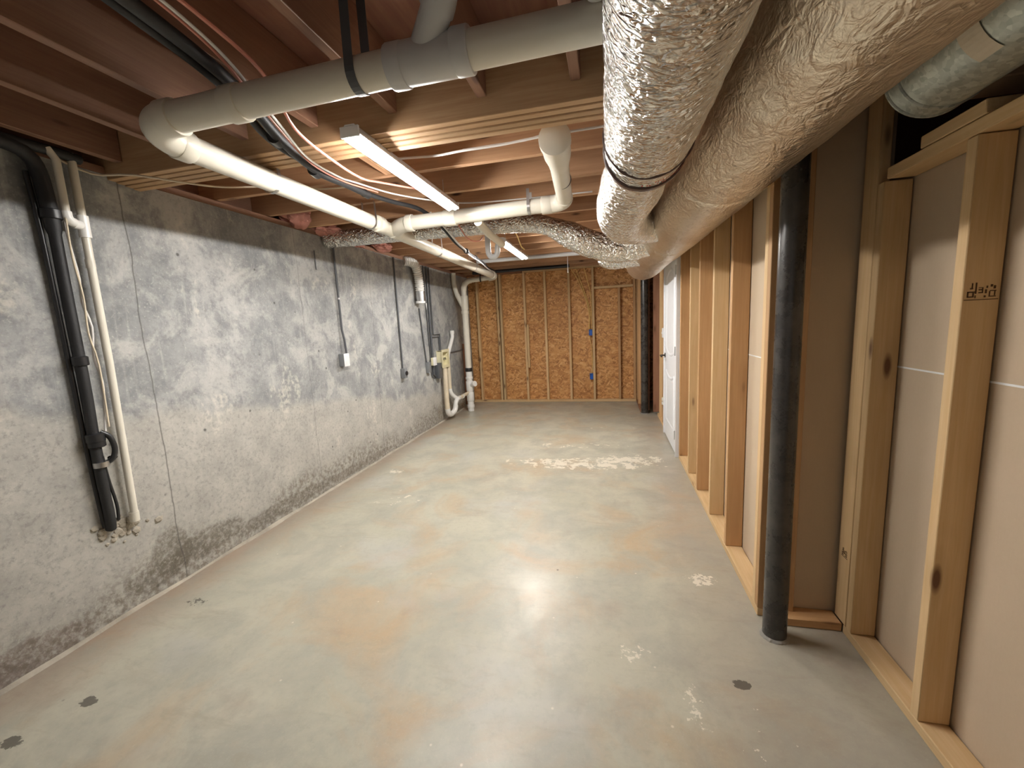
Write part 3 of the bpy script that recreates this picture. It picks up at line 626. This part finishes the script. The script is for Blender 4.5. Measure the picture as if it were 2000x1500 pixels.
# pipe and trap behind the second lamp
tp = thing('trap_pipe', 'grey-cream pipe with a hanging trap left of the farther lamp', 'pipe', (-.9, 3.6, 2.2)); INV3 = Matrix.Translation(-V((-.9, 3.6, 2.2)))
adopt(tube_obj('pipe', [(-.90, 2.97, 2.13), (-.90, 3.25, 2.10), (-.90, 3.66, 2.09)], .030, M_PVC, None, 18), tp, INV3)
adopt(tube_obj('trap', [V((-1.02, 3.62, 2.24))]+[V((-1.02, 3.62, 2.06))]+arc((-1.02, 3.62, 2.05), (-1.02, 3.62, 1.985), (-.98, 3.62, 1.985), 6)+arc((-.975, 3.62, 1.985), (-.935, 3.62, 1.985), (-.935, 3.62, 2.05), 6)+arc((-.935, 3.62, 2.055), (-.935, 3.62, 2.09), (-.90, 3.62, 2.09), 5), .024, M_PVCG, None, 16), tp, INV3)
gp = tube_obj('grey_pipe', [(-1.75, 5.61, 2.258), (.35, 5.61, 2.258)], .026, M_PVCG, None, 18); tag(gp, 'grey horizontal pipe crossing under the joists beyond the farther lamp', 'pipe')
gp = tube_obj('black_pipe', [(-2.2, 6.785, 2.258), (-.6, 6.785, 2.258)], .026, M_BLKG, None, 14); tag(gp, 'black pipe crossing under the joists near the far wall', 'pipe')

# ------------------------------------------------------------------ foil ducts
def crinkle2(amp, sc, seed):
    def f(p, a, i):
        q = p*sc+V((seed, seed, seed)); w_ = noise.noise_vector(q*.8)*.9
        v = noise.noise(q)*.5 + (1-2*abs(noise.noise(q*2.2+w_)))*.30 + (1-2*abs(noise.noise(V((q.x*2.5, q.y*6, q.z*2.5))+w_)))*.22 + (1-2*abs(noise.noise(q*6+w_)))*.10
        return v*amp
    return f
def crinkle3(p, a, i):
    q = V((p.x*4, p.y*2.2, p.z*4)); w_ = noise.noise_vector(q*1.3)
    v = noise.noise(q)*.045 + noise.noise(q*2.4+w_)*.018 + (1-2*abs(noise.noise(V((q.x*2, q.y*7, q.z*2))+w_)))*.007 + (1-2*abs(noise.noise(q*6+w_*2)))*.005
    for k in (2.05, 3.3, 4.35):      # taped circumferential seams
        v -= .03*math.exp(-((p.y-k-.05*math.sin(a*2+k))/.018)**2)
    return v
def duct(name, pts, rad, mat, wob, label, n=80, step=.022, sx=1):
    P = spline(pts, step); N = len(P)
    if isinstance(rad, (list, tuple)):
        L = [0]; 
        for i in range(1, N): L.append(L[-1]+(P[i]-P[i-1]).length)
        R = []
        for l in L:
            t_ = l/L[-1]
            for (a, ra), (b, rb) in zip(rad, rad[1:]):
                if a <= t_ <= b: R.append(ra+(rb-ra)*(t_-a)/(b-a)); break
            else: R.append(rad[-1][1])
    else: R = [rad]*N
    root = thing(name, label, 'duct', tuple(P[0]))
    bm = bmesh.new(); sweep(bm, P, R, n, True, wob, sx); o = new_obj('foil_jacket', bm, mat, None, True)
    o.parent = root; o.matrix_parent_inverse = Matrix.Translation(-P[0]); return root, P, R
def band(root, p, dirv, r, w, mat, name, sag=0, **k):
    p = V(p); d_ = V(dirv).normalized(); pts = [p-d_*w/2, p-d_*(w/2-.003), p+d_*(w/2-.003), p+d_*w/2]
    bm = bmesh.new(); sweep(bm, pts, [r*.98, r, r, r*.98], 64, True, **k); o = new_obj(name, bm, mat, None, True)
    o.parent = root; o.matrix_parent_inverse = Matrix.Translation(-root.location); return o
A, PA, RA = duct('flex_duct', [(.145, -1.5, 1.995), (.14, .2, 1.995), (.137, 1.0, 1.99), (.13, 1.60, 1.985), (.10, 2.10, 1.985), (.075, 2.45, 1.985), (.10, 2.75, 1.99), (.19, 2.98, 2.01), (.36, 3.10, 2.03), (.44, 3.12, 2.035)],
                 [(0, .135), (.62, .139), (.66, .132), (.69, .118), (.73, .135), (.88, .132), (1, .12)], M_FOIL, crinkle2(.05, 12, 2), 'crinkled silver flex duct hanging nearest, left of the large wrapped duct', 190, .008)
band(A, (.129, 1.62, 1.985), (-.04, 1, 0), .144, .026, M_STRAP, 'clamp_band', wob=crinkle(.03, 9, 1, 4))
band(A, (.133, 1.50, 1.987), (-.04, 1, 0), .146, .008, M_STRAP, 'tape_edge', wob=crinkle(.05, 12, 1, 2))
B, PB, RB = duct('insulated_duct', [(.56, -1.5, 2.07), (.55, .3, 2.07), (.53, 1.2, 2.065), (.50, 2.2, 2.055), (.46, 3.2, 2.04), (.42, 4.2, 2.03), (.385, 5.0, 2.01), (.37, 5.25, 2.01)],
                 [(0, .205), (.5, .205), (.95, .195), (1, .17)], M_FOILB, crinkle3, 'large foil-wrapped insulated trunk duct along the right side', 160, .012)
Cd, PC, RC = duct('branch_flex_duct', [(-2.44, 3.40, 2.22), (-1.9, 3.42, 2.22), (-1.2, 3.42, 2.21), (-.8, 3.42, 2.20), (-.52, 3.43, 2.17), (-.32, 3.48, 2.09), (-.12, 3.56, 2.00), (.08, 3.62, 1.96), (.28, 3.60, 1.985), (.42, 3.58, 2.0)],
                 [(0, .07), (.68, .07), (.74, .10), (1, .11)], M_FOILC, crinkle2(.075, 13, 5), 'shiny foil flex duct curving from the trunk duct to the left wall', 120, .009)
bm = bmesh.new(); Pb = spline([(.34, 4.25, 1.99), (.15, 4.22, 1.975), (.0, 4.2, 1.965), (-.10, 4.2, 1.97)], .012); sweep(bm, Pb, [.10*math.sqrt(max(.02, 1-(max(0, .06-p.x)/.165)**2)) for p in Pb], 40, True, crinkle2(.06, 12, 3))
band(Cd, (.215, 3.605, 1.98), (1, -.05, .10), .119, .022, M_FOILC, 'collar_band', wob=crinkle(.04, 14, 1, 3))
tag(new_obj('duct_boot', bm, M_FOILC, None, True), 'small foil boot sagging beneath the far end of the trunk duct', 'duct')
# red print round the underside of the flex duct
bm = bmesh.new(); rnd = random.Random(11)
def curved_quad(y0, y1, a0, a1, r):
    cx, cz = .1325, 1.987; vs_ = [bm.verts.new((cx+r*math.cos(a), y, cz+r*math.sin(a))) for y, a in ((y0, a0), (y1, a0), (y1, a1), (y0, a1))]; bm.faces.new(vs_)
for yy, a_start, a_end in ((1.525, 278, 338), (1.55, 262, 300)):
    a = math.radians(a_start)
    while a < math.radians(a_end):       # worn, unreadable red characters: strokes of each letter
        wd = .045; R_ = .149
        if rnd.random() < .88:
            for k in range(rnd.randint(2, 3)): 
                x_ = rnd.uniform(0, wd*.6); curved_quad(yy, yy+.012, a+x_, a+x_+.009, R_)
            curved_quad(yy+rnd.choice((0, .005, .0095)), yy+rnd.choice((.0125, .0145)), a, a+wd*.7, R_)
        a += wd*1.25
pr_ = new_obj('red_printing', bm, M_RED, A); pr_.matrix_parent_inverse = Matrix.Translation(-A.location)
# galvanized duct with end cap
gz = thing('galvanized_duct', 'speckled galvanized round duct with a capped end, upper right', 'duct', (.885, 1.45, 2.035))
def g_(name, pts, r, mat): 
    bm = bmesh.new(); sweep(bm, pts, r, 48, True); o = new_obj(name, bm, mat, None, True); o.parent = gz; o.matrix_parent_inverse = Matrix.Translation(-V((.885, 1.45, 2.035))); return o
g_('duct_pipe', [(.90, -1.5, 2.035), (.885, 1.45, 2.035)], .113, M_GALV)
g_('end_cap', [(.885, 1.455, 2.035), (.885, 1.50, 2.035)], .114, M_GALV)
for y in (1.455, 1.505): g_('bead', [(.885, y-.004, 2.035), (.885, y-.002, 2.035), (.885, y+.002, 2.035), (.885, y+.004, 2.035)], [.112, .118, .118, .112], M_GALV)
bm = bmesh.new(); 
def tape_patch(y0, y1, a0, a1, r, cx, cz):
    rows = []
    for i in range(9):
        a = a0+(a1-a0)*i/8; rows.append([bm.verts.new((cx+r*math.cos(a), y, cz+r*math.sin(a))) for y in (y0, y1)])
    for p_, q_ in zip(rows, rows[1:]): bm.faces.new((p_[0], p_[1], q_[1], q_[0]))
tape_patch(1.20, 1.26, math.radians(195), math.radians(240), .1148, .886, 2.035)
o = new_obj('paper_label', bm, M_TAPE, gz); o.matrix_parent_inverse = Matrix.Translation(-V((.885, 1.45, 2.035)))

# ------------------------------------------------------------------ left wall: line set, pipes
XW = -2.46
ls = thing('line_set', 'thick black insulated line bundle running down the near left wall', 'pipe', (XW+.05, 1.44, .48)); INV4 = Matrix.Translation(-V((XW+.05, 1.44, .48)))
def la(o): o.parent = ls; o.matrix_parent_inverse = INV4; return o
bm = bmesh.new(); P = spline([(-2.42, .5, 2.25), (-2.418, .9, 2.245), (-2.41, 1.15, 2.243), (-2.40, 1.29, 2.24), (-2.405, 1.40, 2.20), (-2.41, 1.43, 2.0), (-2.415, 1.435, 1.6), (-2.415, 1.435, 1.2), (-2.415, 1.43, .95), (-2.415, 1.43, .75), (-2.42, 1.435, .55), (-2.436, 1.44, .485)], .03)
sweep(bm, P, [.029 if p.z > 1.9 else (.022 if p.z > .7 else .021) for p in P], 20); la(new_obj('insulated_line', bm, M_BLACK, None, True))
la(tube_obj('insulated_line', spline([(-2.43, 1.385, 2.15), (-2.435, 1.40, 1.9), (-2.44, 1.408, 1.4), (-2.44, 1.41, .9), (-2.443, 1.418, .6), (-2.447, 1.425, .50)], .04), .010, M_BLKG, None, 12))
la(tube_obj('insulated_line', spline([(-2.40, 1.28, 2.250), (-2.40, 1.44, 2.256), (-2.41, 1.58, 2.258)], .03), .022, M_BLACK, None, 12))
la(tube_obj('thin_line', spline([(-2.40, 1.44, .86), (-2.405, 1.45, .74), (-2.415, 1.47, .60), (-2.45, 1.487, .51)], .02), .007, M_BLKG, None, 8))
for z, r_ in ((1.98, .038), (1.325, .030), (.955, .036), (.93, .034)): la(tube_obj('tape_wrap', [(-2.412, 1.435, z-.022), (-2.412, 1.435, z-.018), (-2.412, 1.435, z+.018), (-2.412, 1.435, z+.022)], [r_*.85, r_, r_, r_*.85], M_BLKG, None, 20))
la(tube_obj('loop', spline([(-2.40, 1.45, .98), (-2.385, 1.475, .95), (-2.38, 1.485, .89), (-2.39, 1.475, .84), (-2.41, 1.45, .82)], .01), .012, M_BLKG, None, 10))
la(tube_obj('clamp', [(-2.408, 1.435, .81), (-2.408, 1.435, .835)], .030, M_STEEL, None, 20))
la(tube_obj('clamp_screw', [(-2.41, 1.475, .842), (-2.43, 1.512, .835)], .010, M_DARK, None, 8))
vp = thing('condensate_pipe', 'thin white pipe with a tee running down the near left wall', 'pipe', (XW+.05, 1.53, .48)); INV5 = Matrix.Translation(-V((XW+.05, 1.53, .48)))
def va(name, pts, r, m_): o = tube_obj(name, pts, r, m_, None, 16); o.parent = vp; o.matrix_parent_inverse = INV5; return o
va('pipe', [(-2.41, 1.548, 2.275), (-2.41, 1.548, 1.3), (-2.42, 1.54, .495)], .0165, M_PVC)
va('foot_fitting', [(-2.422, 1.5405, .53), (-2.424, 1.54, .48)], .021, M_PVC)
va('tee', [(-2.41, 1.548, 2.0), (-2.41, 1.548, 1.90)], .023, M_PVCW); va('tee_arm', [(-2.41, 1.545, 1.955), (-2.40, 1.50, 1.955)], .021, M_PVCW); va('cross_pipe', [(-2.40, 1.50, 1.955), (-2.385, 1.485, 1.957)], .016, M_PVCW)
va('elbow', arc((-2.388, 1.500, 1.957), (-2.383, 1.474, 1.958), (-2.385, 1.474, 1.985), 6)+[V((-2.385, 1.474, 2.0))], .020, M_PVCW)
va('pipe', [(-2.385, 1.474, 1.98), (-2.385, 1.474, 2.22), (-2.39, 1.45, 2.262)], .0155, M_PVC); va('coupling', [(-2.412, 1.548, 1.80), (-2.412, 1.548, 1.76)], .0185, M_PVC)
cable('thermostat_cable', [(-2.39, 1.465, 1.97), (-2.385, 1.465, 1.85), (-2.38, 1.473, 1.7), (-2.385, 1.468, 1.6), (-2.38, 1.486, 1.48), (-2.385, 1.473, 1.34), (-2.38, 1.486, 1.22), (-2.385, 1.478, 1.1), (-2.385, 1.463, .98)], .005, M_CWHITE, 'wavy white cable tied beside the black line bundle', 'cable')
cable('thermostat_cable', [(-2.375, 1.463, 1.97), (-2.372, 1.458, 1.8), (-2.372, 1.470, 1.62), (-2.372, 1.463, 1.45), (-2.372, 1.480, 1.3), (-2.373, 1.474, 1.0)], .004, M_PVCO, 'second tan cable twisted along the black line bundle', 'cable')
# broken mortar patch where the lines enter the wall
bm = bmesh.new(); rnd = random.Random(3)
for i in range(46):
    y = rnd.gauss(1.50, .055); z = rnd.gauss(.465, .035); s = rnd.uniform(.007, .022)
    r_ = bmesh.ops.create_icosphere(bm, subdivisions=1, radius=s)
    for v_ in r_['verts']: v_.co = V((v_.co.x*.6, v_.co.y*rnd.uniform(.8, 1.3), v_.co.z*rnd.uniform(.7, 1.2)))+V((-2.458, y, z))
tag(new_obj('mortar_patch', bm, M_RUBBLE), 'rough broken mortar patch where the lines enter the left wall', 'mortar', kind='stuff')

# conduits and boxes
def conduit(name, pts, r, mat, label): return tag(tube_obj(name, pts, r, mat, None, 10), label, 'conduit')
def ebox(name, x, y, z, w, h, d_, mat, label, cat='electrical box', plate=None, pm=None):
    t_ = thing(name, label, cat, (x, y, z)); bm = bmesh.new(); badd(bm, (0, -w/2, -h/2), (d_, w/2, h/2)); bevel(bm, .004, 2); new_obj('box', bm, mat, t_, True)
    if plate:
        bm = bmesh.new(); badd(bm, (d_+.0005, -w/2-.002, -h/2-.002), (d_+.007, w/2+.002, h/2+.002)); bevel(bm, .003, 2); new_obj('face_plate', bm, pm, t_, True)
    return t_
conduit('conduit', [(-2.44, 3.47, 2.235), (-2.44, 3.47, 1.42), (-2.43, 3.478, 1.33), (-2.425, 3.48, 1.20)], .010, M_GREYC, 'grey conduit dropping to the white-faced box on the left wall')
e = ebox('switch_box', -2.459, 3.44, 1.14, .075, .115, .055, M_GREYB, 'grey box with white plate, nearest on the left wall', 'outlet', True, M_WHITE)
for z in (-.024, .024):
    bm = bmesh.new(); badd(bm, (.062, -.014, z-.014), (.0645, .014, z+.014)); new_obj('receptacle', bm, M_WHITE, e)
tube_obj('conduit_clip', [(.018, .03, .56), (.018, .03, .575)], .013, M_STEEL, e, 10)
conduit('conduit', [(-2.445, 4.585, 2.235), (-2.445, 4.585, .93)], .009, M_GREYC, 'grey conduit dropping to the black round outlet on the left wall')
e = ebox('outlet_box', -2.459, 4.58, .87, .07, .115, .05, M_GREYB, 'grey box with a black round outlet on the left wall', 'outlet', True, M_GREYB)
tube_obj('round_outlet', [(.057, 0.0, 0), (.072, 0.0, 0)], .025, M_BLKG, e, 20)
conduit('wall_hook', [(-2.445, 3.21, 2.10), (-2.445, 3.21, 1.95), (-2.43, 3.19, 1.94)], .005, M_GREYC, 'thin dark wire hook high on the left wall')['category'] = 'hook'
conduit('conduit', [(-2.445, 5.17, 1.66), (-2.445, 5.27, .92)], .009, M_GREYC, 'thin grey conduit below the dryer vent hose')
conduit('conduit', [(-2.445, 5.38, 2.235), (-2.445, 5.42, .72), (-2.44, 5.47, .68)], .009, M_GREYC, 'thin grey conduit passing behind the small cream plate')
conduit('conduit', [(-2.44, 5.47, 2.235), (-2.44, 5.47, .74), (-2.44, 5.58, .68)], .016, M_GREYC, 'thick dark conduit beside the cream plate')
conduit('conduit', [(-2.445, 5.56, 2.235), (-2.445, 5.56, 1.30), (-2.445, 5.79, 1.30), (-2.445, 5.79, 1.05)], .009, M_GREYC, 'dark pipe stepping sideways down to the cream laundry box')
conduit('conduit', [(-2.445, 5.50, 1.265), (-2.445, 5.75, 1.265), (-2.445, 5.75, 1.05)], .008, M_GREYC, 'second dark pipe stepping sideways just below the first')
conduit('conduit', [(-2.445, 5.90, 1.0), (-2.445, 6.9, 1.0)], .009, M_GREYC, 'dark horizontal pipe behind the bent white standpipe')
ebox('conduit_box', -2.459, 5.29, .86, .075, .15, .05, M_GREYB, 'small grey box at the foot of the thin conduit', 'electrical box')
e = ebox('small_outlet', -2.43, 5.43, .93, .11, .11, .035, M_CREAMP, 'small square cream outlet plate left of the laundry box', 'outlet', True, M_WHITE)
ebox('control_box', -2.459, 5.60, .78, .11, .22, .07, M_GREYC, 'dark box below the cream laundry box', 'electrical box')
lb = thing('laundry_box', 'open cream laundry outlet box on the far left wall', 'outlet box', (-2.459, 5.80, .94))
bm = bmesh.new(); badd(bm, (0, -.15, -.12), (.02, .11, .12)); 
for a_, b_ in (((.02, -.15, -.12), (.085, -.14, .12)), ((.02, .10, -.12), (.085, .11, .12)), ((.02, -.15, .11), (.085, .11, .12)), ((.02, -.15, -.12), (.085, .11, -.11))): badd(bm, a_, b_)
new_obj('box', bm, M_CREAMP, lb)
bm = bmesh.new()
for a_, b_ in (((.085, -.165, -.135), (.090, -.125, .135)), ((.085, .085, -.135), (.090, .125, .135)), ((.085, -.125, .095), (.090, .085, .135)), ((.085, -.125, -.135), (.090, .085, -.09))): badd(bm, a_, b_)
new_obj('face_frame', bm, M_CREAMP, lb)
for y in (-.05, .05): 
    v_ = tube_obj('valve', [(.03, y, -.01), (.06, y, -.01)], .018, M_STEEL, lb, 12)
# dryer vent hose
vh = thing('vent_hose', 'ribbed white flexible vent hose high on the left wall', 'vent hose', (-2.38, 5.1, 1.7)); INV6 = Matrix.Translation(-V((-2.38, 5.1, 1.7)))
P = spline([(-2.455, 4.86, 2.225), (-2.41, 4.93, 2.225), (-2.385, 5.02, 2.19), (-2.38, 5.07, 2.08), (-2.38, 5.09, 1.97), (-2.38, 5.10, 1.86)], .0065)
bm = bmesh.new(); sweep(bm, P, [.058 if (i//2) % 2 else .050 for i in range(len(P))], 28); o = new_obj('hose', bm, M_PVCW, None, True); o.parent = vh; o.matrix_parent_inverse = INV6
for nm, pts, r_, mt in (('collar', [(-2.38, 5.10, 1.87), (-2.38, 5.105, 1.75)], .060, M_STEEL), ('hood', [(-2.39, 5.11, 1.75), (-2.39, 5.11, 1.72)], .063, M_WHITE)):
    o = tube_obj(nm, pts, r_, mt, None, 28); o.parent = vh; o.matrix_parent_inverse = INV6
bm = bmesh.new(); vs = [bm.verts.new(p) for p in ((-2.33, 5.08, 1.72), (-2.33, 5.17, 1.72), (-2.335, 5.16, 1.63), (-2.34, 5.15, 1.72), (-2.34, 5.08, 1.72))]; bm.faces.new(vs); bmesh.ops.solidify(bm, geom=bm.faces[:], thickness=.01)
o = new_obj('flap', bm, M_WHITE, None); o.parent = vh; o.matrix_parent_inverse = INV6
# pink insulation tufts along the top of the wall
def tuft(y, x, z, sy, sx, sz, lab, seed):
    bm = bmesh.new(); bmesh.ops.create_icosphere(bm, subdivisions=4, radius=1)
    for v_ in bm.verts:
        d_ = v_.co.normalized(); v_.co = V((d_.x*sx, d_.y*sy, d_.z*sz))*(1+.45*noise.noise(d_*2.2+V((seed, 0, 0)))+.2*noise.noise(d_*6+V((0, seed, 0))))
    o = new_obj('insulation', bm, M_INSUL, None, True); o.location = (x, y, z); tag(o, lab, 'insulation', 'pink insulation tufts')
tuft(3.38, -2.40, 2.29, .16, .10, .05, 'largest tuft of pink insulation above the wall, by the nearer conduit', 1)
tuft(3.02, -2.44, 2.35, .13, .10, .09, 'pink insulation stuffed in the joist bay left of the silver duct', 2)
tuft(4.30, -2.42, 2.30, .16, .09, .04, 'pink insulation tuft above the second conduit', 3)
tuft(3.85, -2.44, 2.27, .12, .05, .04, 'small pink insulation tuft between the two conduits', 4)

# ------------------------------------------------------------------ ceiling cables
tb = thing('tubing_bundle', 'black insulated tubing bundle taped together under the joists', 'tubing', (-1.2, 1.6, 2.24)); INV7 = Matrix.Translation(-V((-1.2, 1.6, 2.24)))
def ta(o): o.parent = tb; o.matrix_parent_inverse = INV7; return o
BL = [(-1.19, -.6, 2.28), (-1.17, .6, 2.27), (-1.19, 1.0, 2.262), (-1.245, 1.32, 2.255), (-1.31, 1.58, 2.20), (-1.38, 1.9, 2.185), (-1.42, 2.2, 2.215), (-1.45, 2.45, 2.235)]
ta(tube_obj('black_tube', spline(BL, .03), .020, M_BLACK, None, 14))
ta(tube_obj('black_tube', spline([(p[0]-.05, p[1], p[2]+.006) for p in BL[:5]]+[(-1.40, 1.88, 2.21), (-1.46, 2.4, 2.25)], .03), .014, M_BLACK, None, 12))
ta(tube_obj('black_tube', spline([(-1.45, 2.42, 2.235), (-1.42, 2.7, 2.255), (-1.32, 2.95, 2.25), (-1.25, 3.15, 2.17), (-1.24, 3.38, 2.10), (-1.27, 3.65, 2.09), (-1.36, 4.2, 2.11), (-1.47, 4.9, 2.15), (-1.62, 5.7, 2.18), (-1.72, 6.4, 2.22)], .05), .014, M_BLACK, None, 10))
for i in (4, 5): ta(tube_obj('tape_wrap', [(BL[i][0]-.008, BL[i][1]-.02, BL[i][2]), (BL[i][0]-.022, BL[i][1]+.03, BL[i][2])], .027, M_BLKG, None, 14))
for q in ((-1.30, 3.86, 2.095), (-1.40, 4.45, 2.122), (-1.55, 5.3, 2.16)): ta(tube_obj('tape_wrap', [(q[0]+.004, q[1]-.025, q[2]), (q[0]-.004, q[1]+.025, q[2]+.002)], .024, M_BLKG, None, 12))
ta(tube_obj('tape_wrap', [(-1.45, 2.42, 2.235), (-1.452, 2.47, 2.236)], .024, M_BLKG, None, 14))
cable('electrical_cable', [(-1.13, -.6, 2.28), (-1.12, .6, 2.275), (-1.145, 1.1, 2.268), (-1.22, 1.42, 2.21), (-1.31, 1.75, 2.17), (-1.38, 2.1, 2.20), (-1.40, 2.5, 2.255)], .0045, M_PINK, 'orange-pink cable lying along the black tubing bundle')
cable('electrical_cable', [(-1.115, -.6, 2.275), (-1.10, .6, 2.27), (-1.125, 1.1, 2.262), (-1.195, 1.42, 2.20), (-1.29, 1.72, 2.17), (-1.36, 2.05, 2.20), (-1.40, 2.25, 2.24), (-1.33, 2.6, 2.262), (-1.10, 2.88, 2.262), (-.9, 2.98, 2.262), (-.5, 3.03, 2.264), (-.1, 3.05, 2.264)], .0048, M_CWHITE, 'white cable leaving the black bundle and crossing behind the lamp')
cable('electrical_cable', [(-1.06, -.6, 2.279), (-1.07, .7, 2.276), (-1.08, 1.1, 2.272), (-1.12, 1.33, 2.262), (-1.18, 1.52, 2.19), (-1.21, 1.8, 2.17), (-1.25, 2.08, 2.19), (-1.275, 2.3, 2.24), (-1.20, 2.5, 2.262), (-1.14, 2.6, 2.27)], .0062, M_PINK, 'loose pink-orange cable sagging left of the nearer lamp')
cable('electrical_cable', [(-1.05, 2.12, 2.275), (-.85, 2.12, 2.262), (-.69, 2.08, 2.25), (-.50, 2.08, 2.25), (-.33, 2.06, 2.25), (-.1, 2.06, 2.255), (.3, 2.08, 2.262), (.6, 2.1, 2.27)], .006, M_CWHITE, 'white cable stapled across the joists right of the nearer lamp')
cable('electrical_cable', [(-.69, 2.09, 2.257), (-.5, 2.10, 2.262), (-.38, 2.085, 2.256), (-.30, 2.065, 2.258), (-.2, 2.07, 2.262)], .005, M_CWHITE, 'second white cable looping beside the one right of the nearer lamp')
cable('electrical_cable', [(-2.44, 1.45, 2.262), (-2.38, 1.60, 2.20), (-2.2, 1.66, 2.19), (-2.0, 1.9, 2.185), (-1.95, 2.2, 2.265), (-1.72, 2.36, 2.272), (-1.5, 2.40, 2.272)], .005, M_PVCO, 'thin tan cable strung low past the end of the beam on the left')
cable('electrical_cable', [(-1.28, 3.02, 2.245), (-1.22, 3.16, 2.15), (-1.21, 3.38, 2.08), (-1.24, 3.65, 2.07), (-1.30, 3.85, 2.085), (-1.35, 4.2, 2.088), (-1.40, 4.5, 2.11), (-1.47, 4.9, 2.13), (-1.60, 5.65, 2.155), (-1.71, 6.4, 2.20)], .007, M_CWHITE, 'white twin cable wrapped with the black tubing beyond the wye')
cable('electrical_cable', [(-1.16, 3.15, 2.262), (-1.12, 3.36, 2.11), (-1.06, 3.48, 2.10), (-1.08, 3.7, 2.18)], .005, M_PINK, 'short pink cable above the hanging trap')
cable('electrical_cable', [(-.80, 3.66, 2.27), (-.80, 3.75, 2.20), (-.79, 3.8, 2.17), (-.78, 3.9, 2.10), (-.76, 3.95, 2.08)], .005, M_CYEL, 'loose cable end dangling right of the hanging trap')
tag(tube_obj('pull_cord', [(-.53, 5.75, 2.28), (-.53, 5.75, 2.10), (-.53, 5.75, 2.04)], [.003, .003, .006], M_CWHITE, None, 8), 'short white pull cord hanging in front of the far wall', 'cord')
# far wall cables + blue boxes
for k, (z, lab) in enumerate(((1.19, 'upper blue plastic outlet box on the far wall stud'), (.44, 'lower blue plastic outlet box on the far wall stud'))):
    t_ = thing('blue_box', lab, 'outlet box', (-.31, 7.20, z)); bm = bmesh.new()
    for a_, b_ in (((-.03, .055, -.05), (.025, .06, .05)), ((-.03, 0, -.05), (-.026, .055, .05)), ((.021, 0, -.05), (.025, .055, .05)), ((-.026, 0, .046), (.021, .055, .05)), ((-.026, 0, -.05), (.021, .055, -.046))): badd(bm, a_, b_)
    new_obj('box', bm, M_BLUE, t_)
    bm = bmesh.new(); badd(bm, (-.026, .03, -.046), (.021, .034, .046)); new_obj('cover', bm, M_BLUE, t_)
cable('electrical_cable', [(-.62, 7.22, 2.262), (-.52, 7.24, 2.1), (-.40, 7.25, 1.8), (-.34, 7.25, 1.55), (-.33, 7.24, 1.25)], .006, M_CYEL, 'yellow cable, leftmost of those curving down to the upper blue box')
cable('electrical_cable', [(-.54, 7.22, 2.262), (-.46, 7.24, 2.05), (-.35, 7.24, 1.7), (-.315, 7.24, 1.5), (-.34, 7.235, 1.3), (-.33, 7.23, 1.25)], .006, M_CYEL, 'yellow cable, middle of those curving down to the upper blue box')
cable('electrical_cable', [(-.40, 7.22, 2.262), (-.36, 7.24, 2.1), (-.305, 7.25, 1.85), (-.295, 7.25, 1.5), (-.30, 7.24, 1.25)], .006, M_CYEL, 'yellow cable running closest beside the stud to the upper blue box')
cable('electrical_cable', [(-.34, 7.24, 1.13), (-.33, 7.26, 1.08), (-.30, 7.26, .9), (-.295, 7.26, .6), (-.31, 7.24, .50)], .006, M_CYEL, 'yellow cable linking the upper and lower blue boxes')
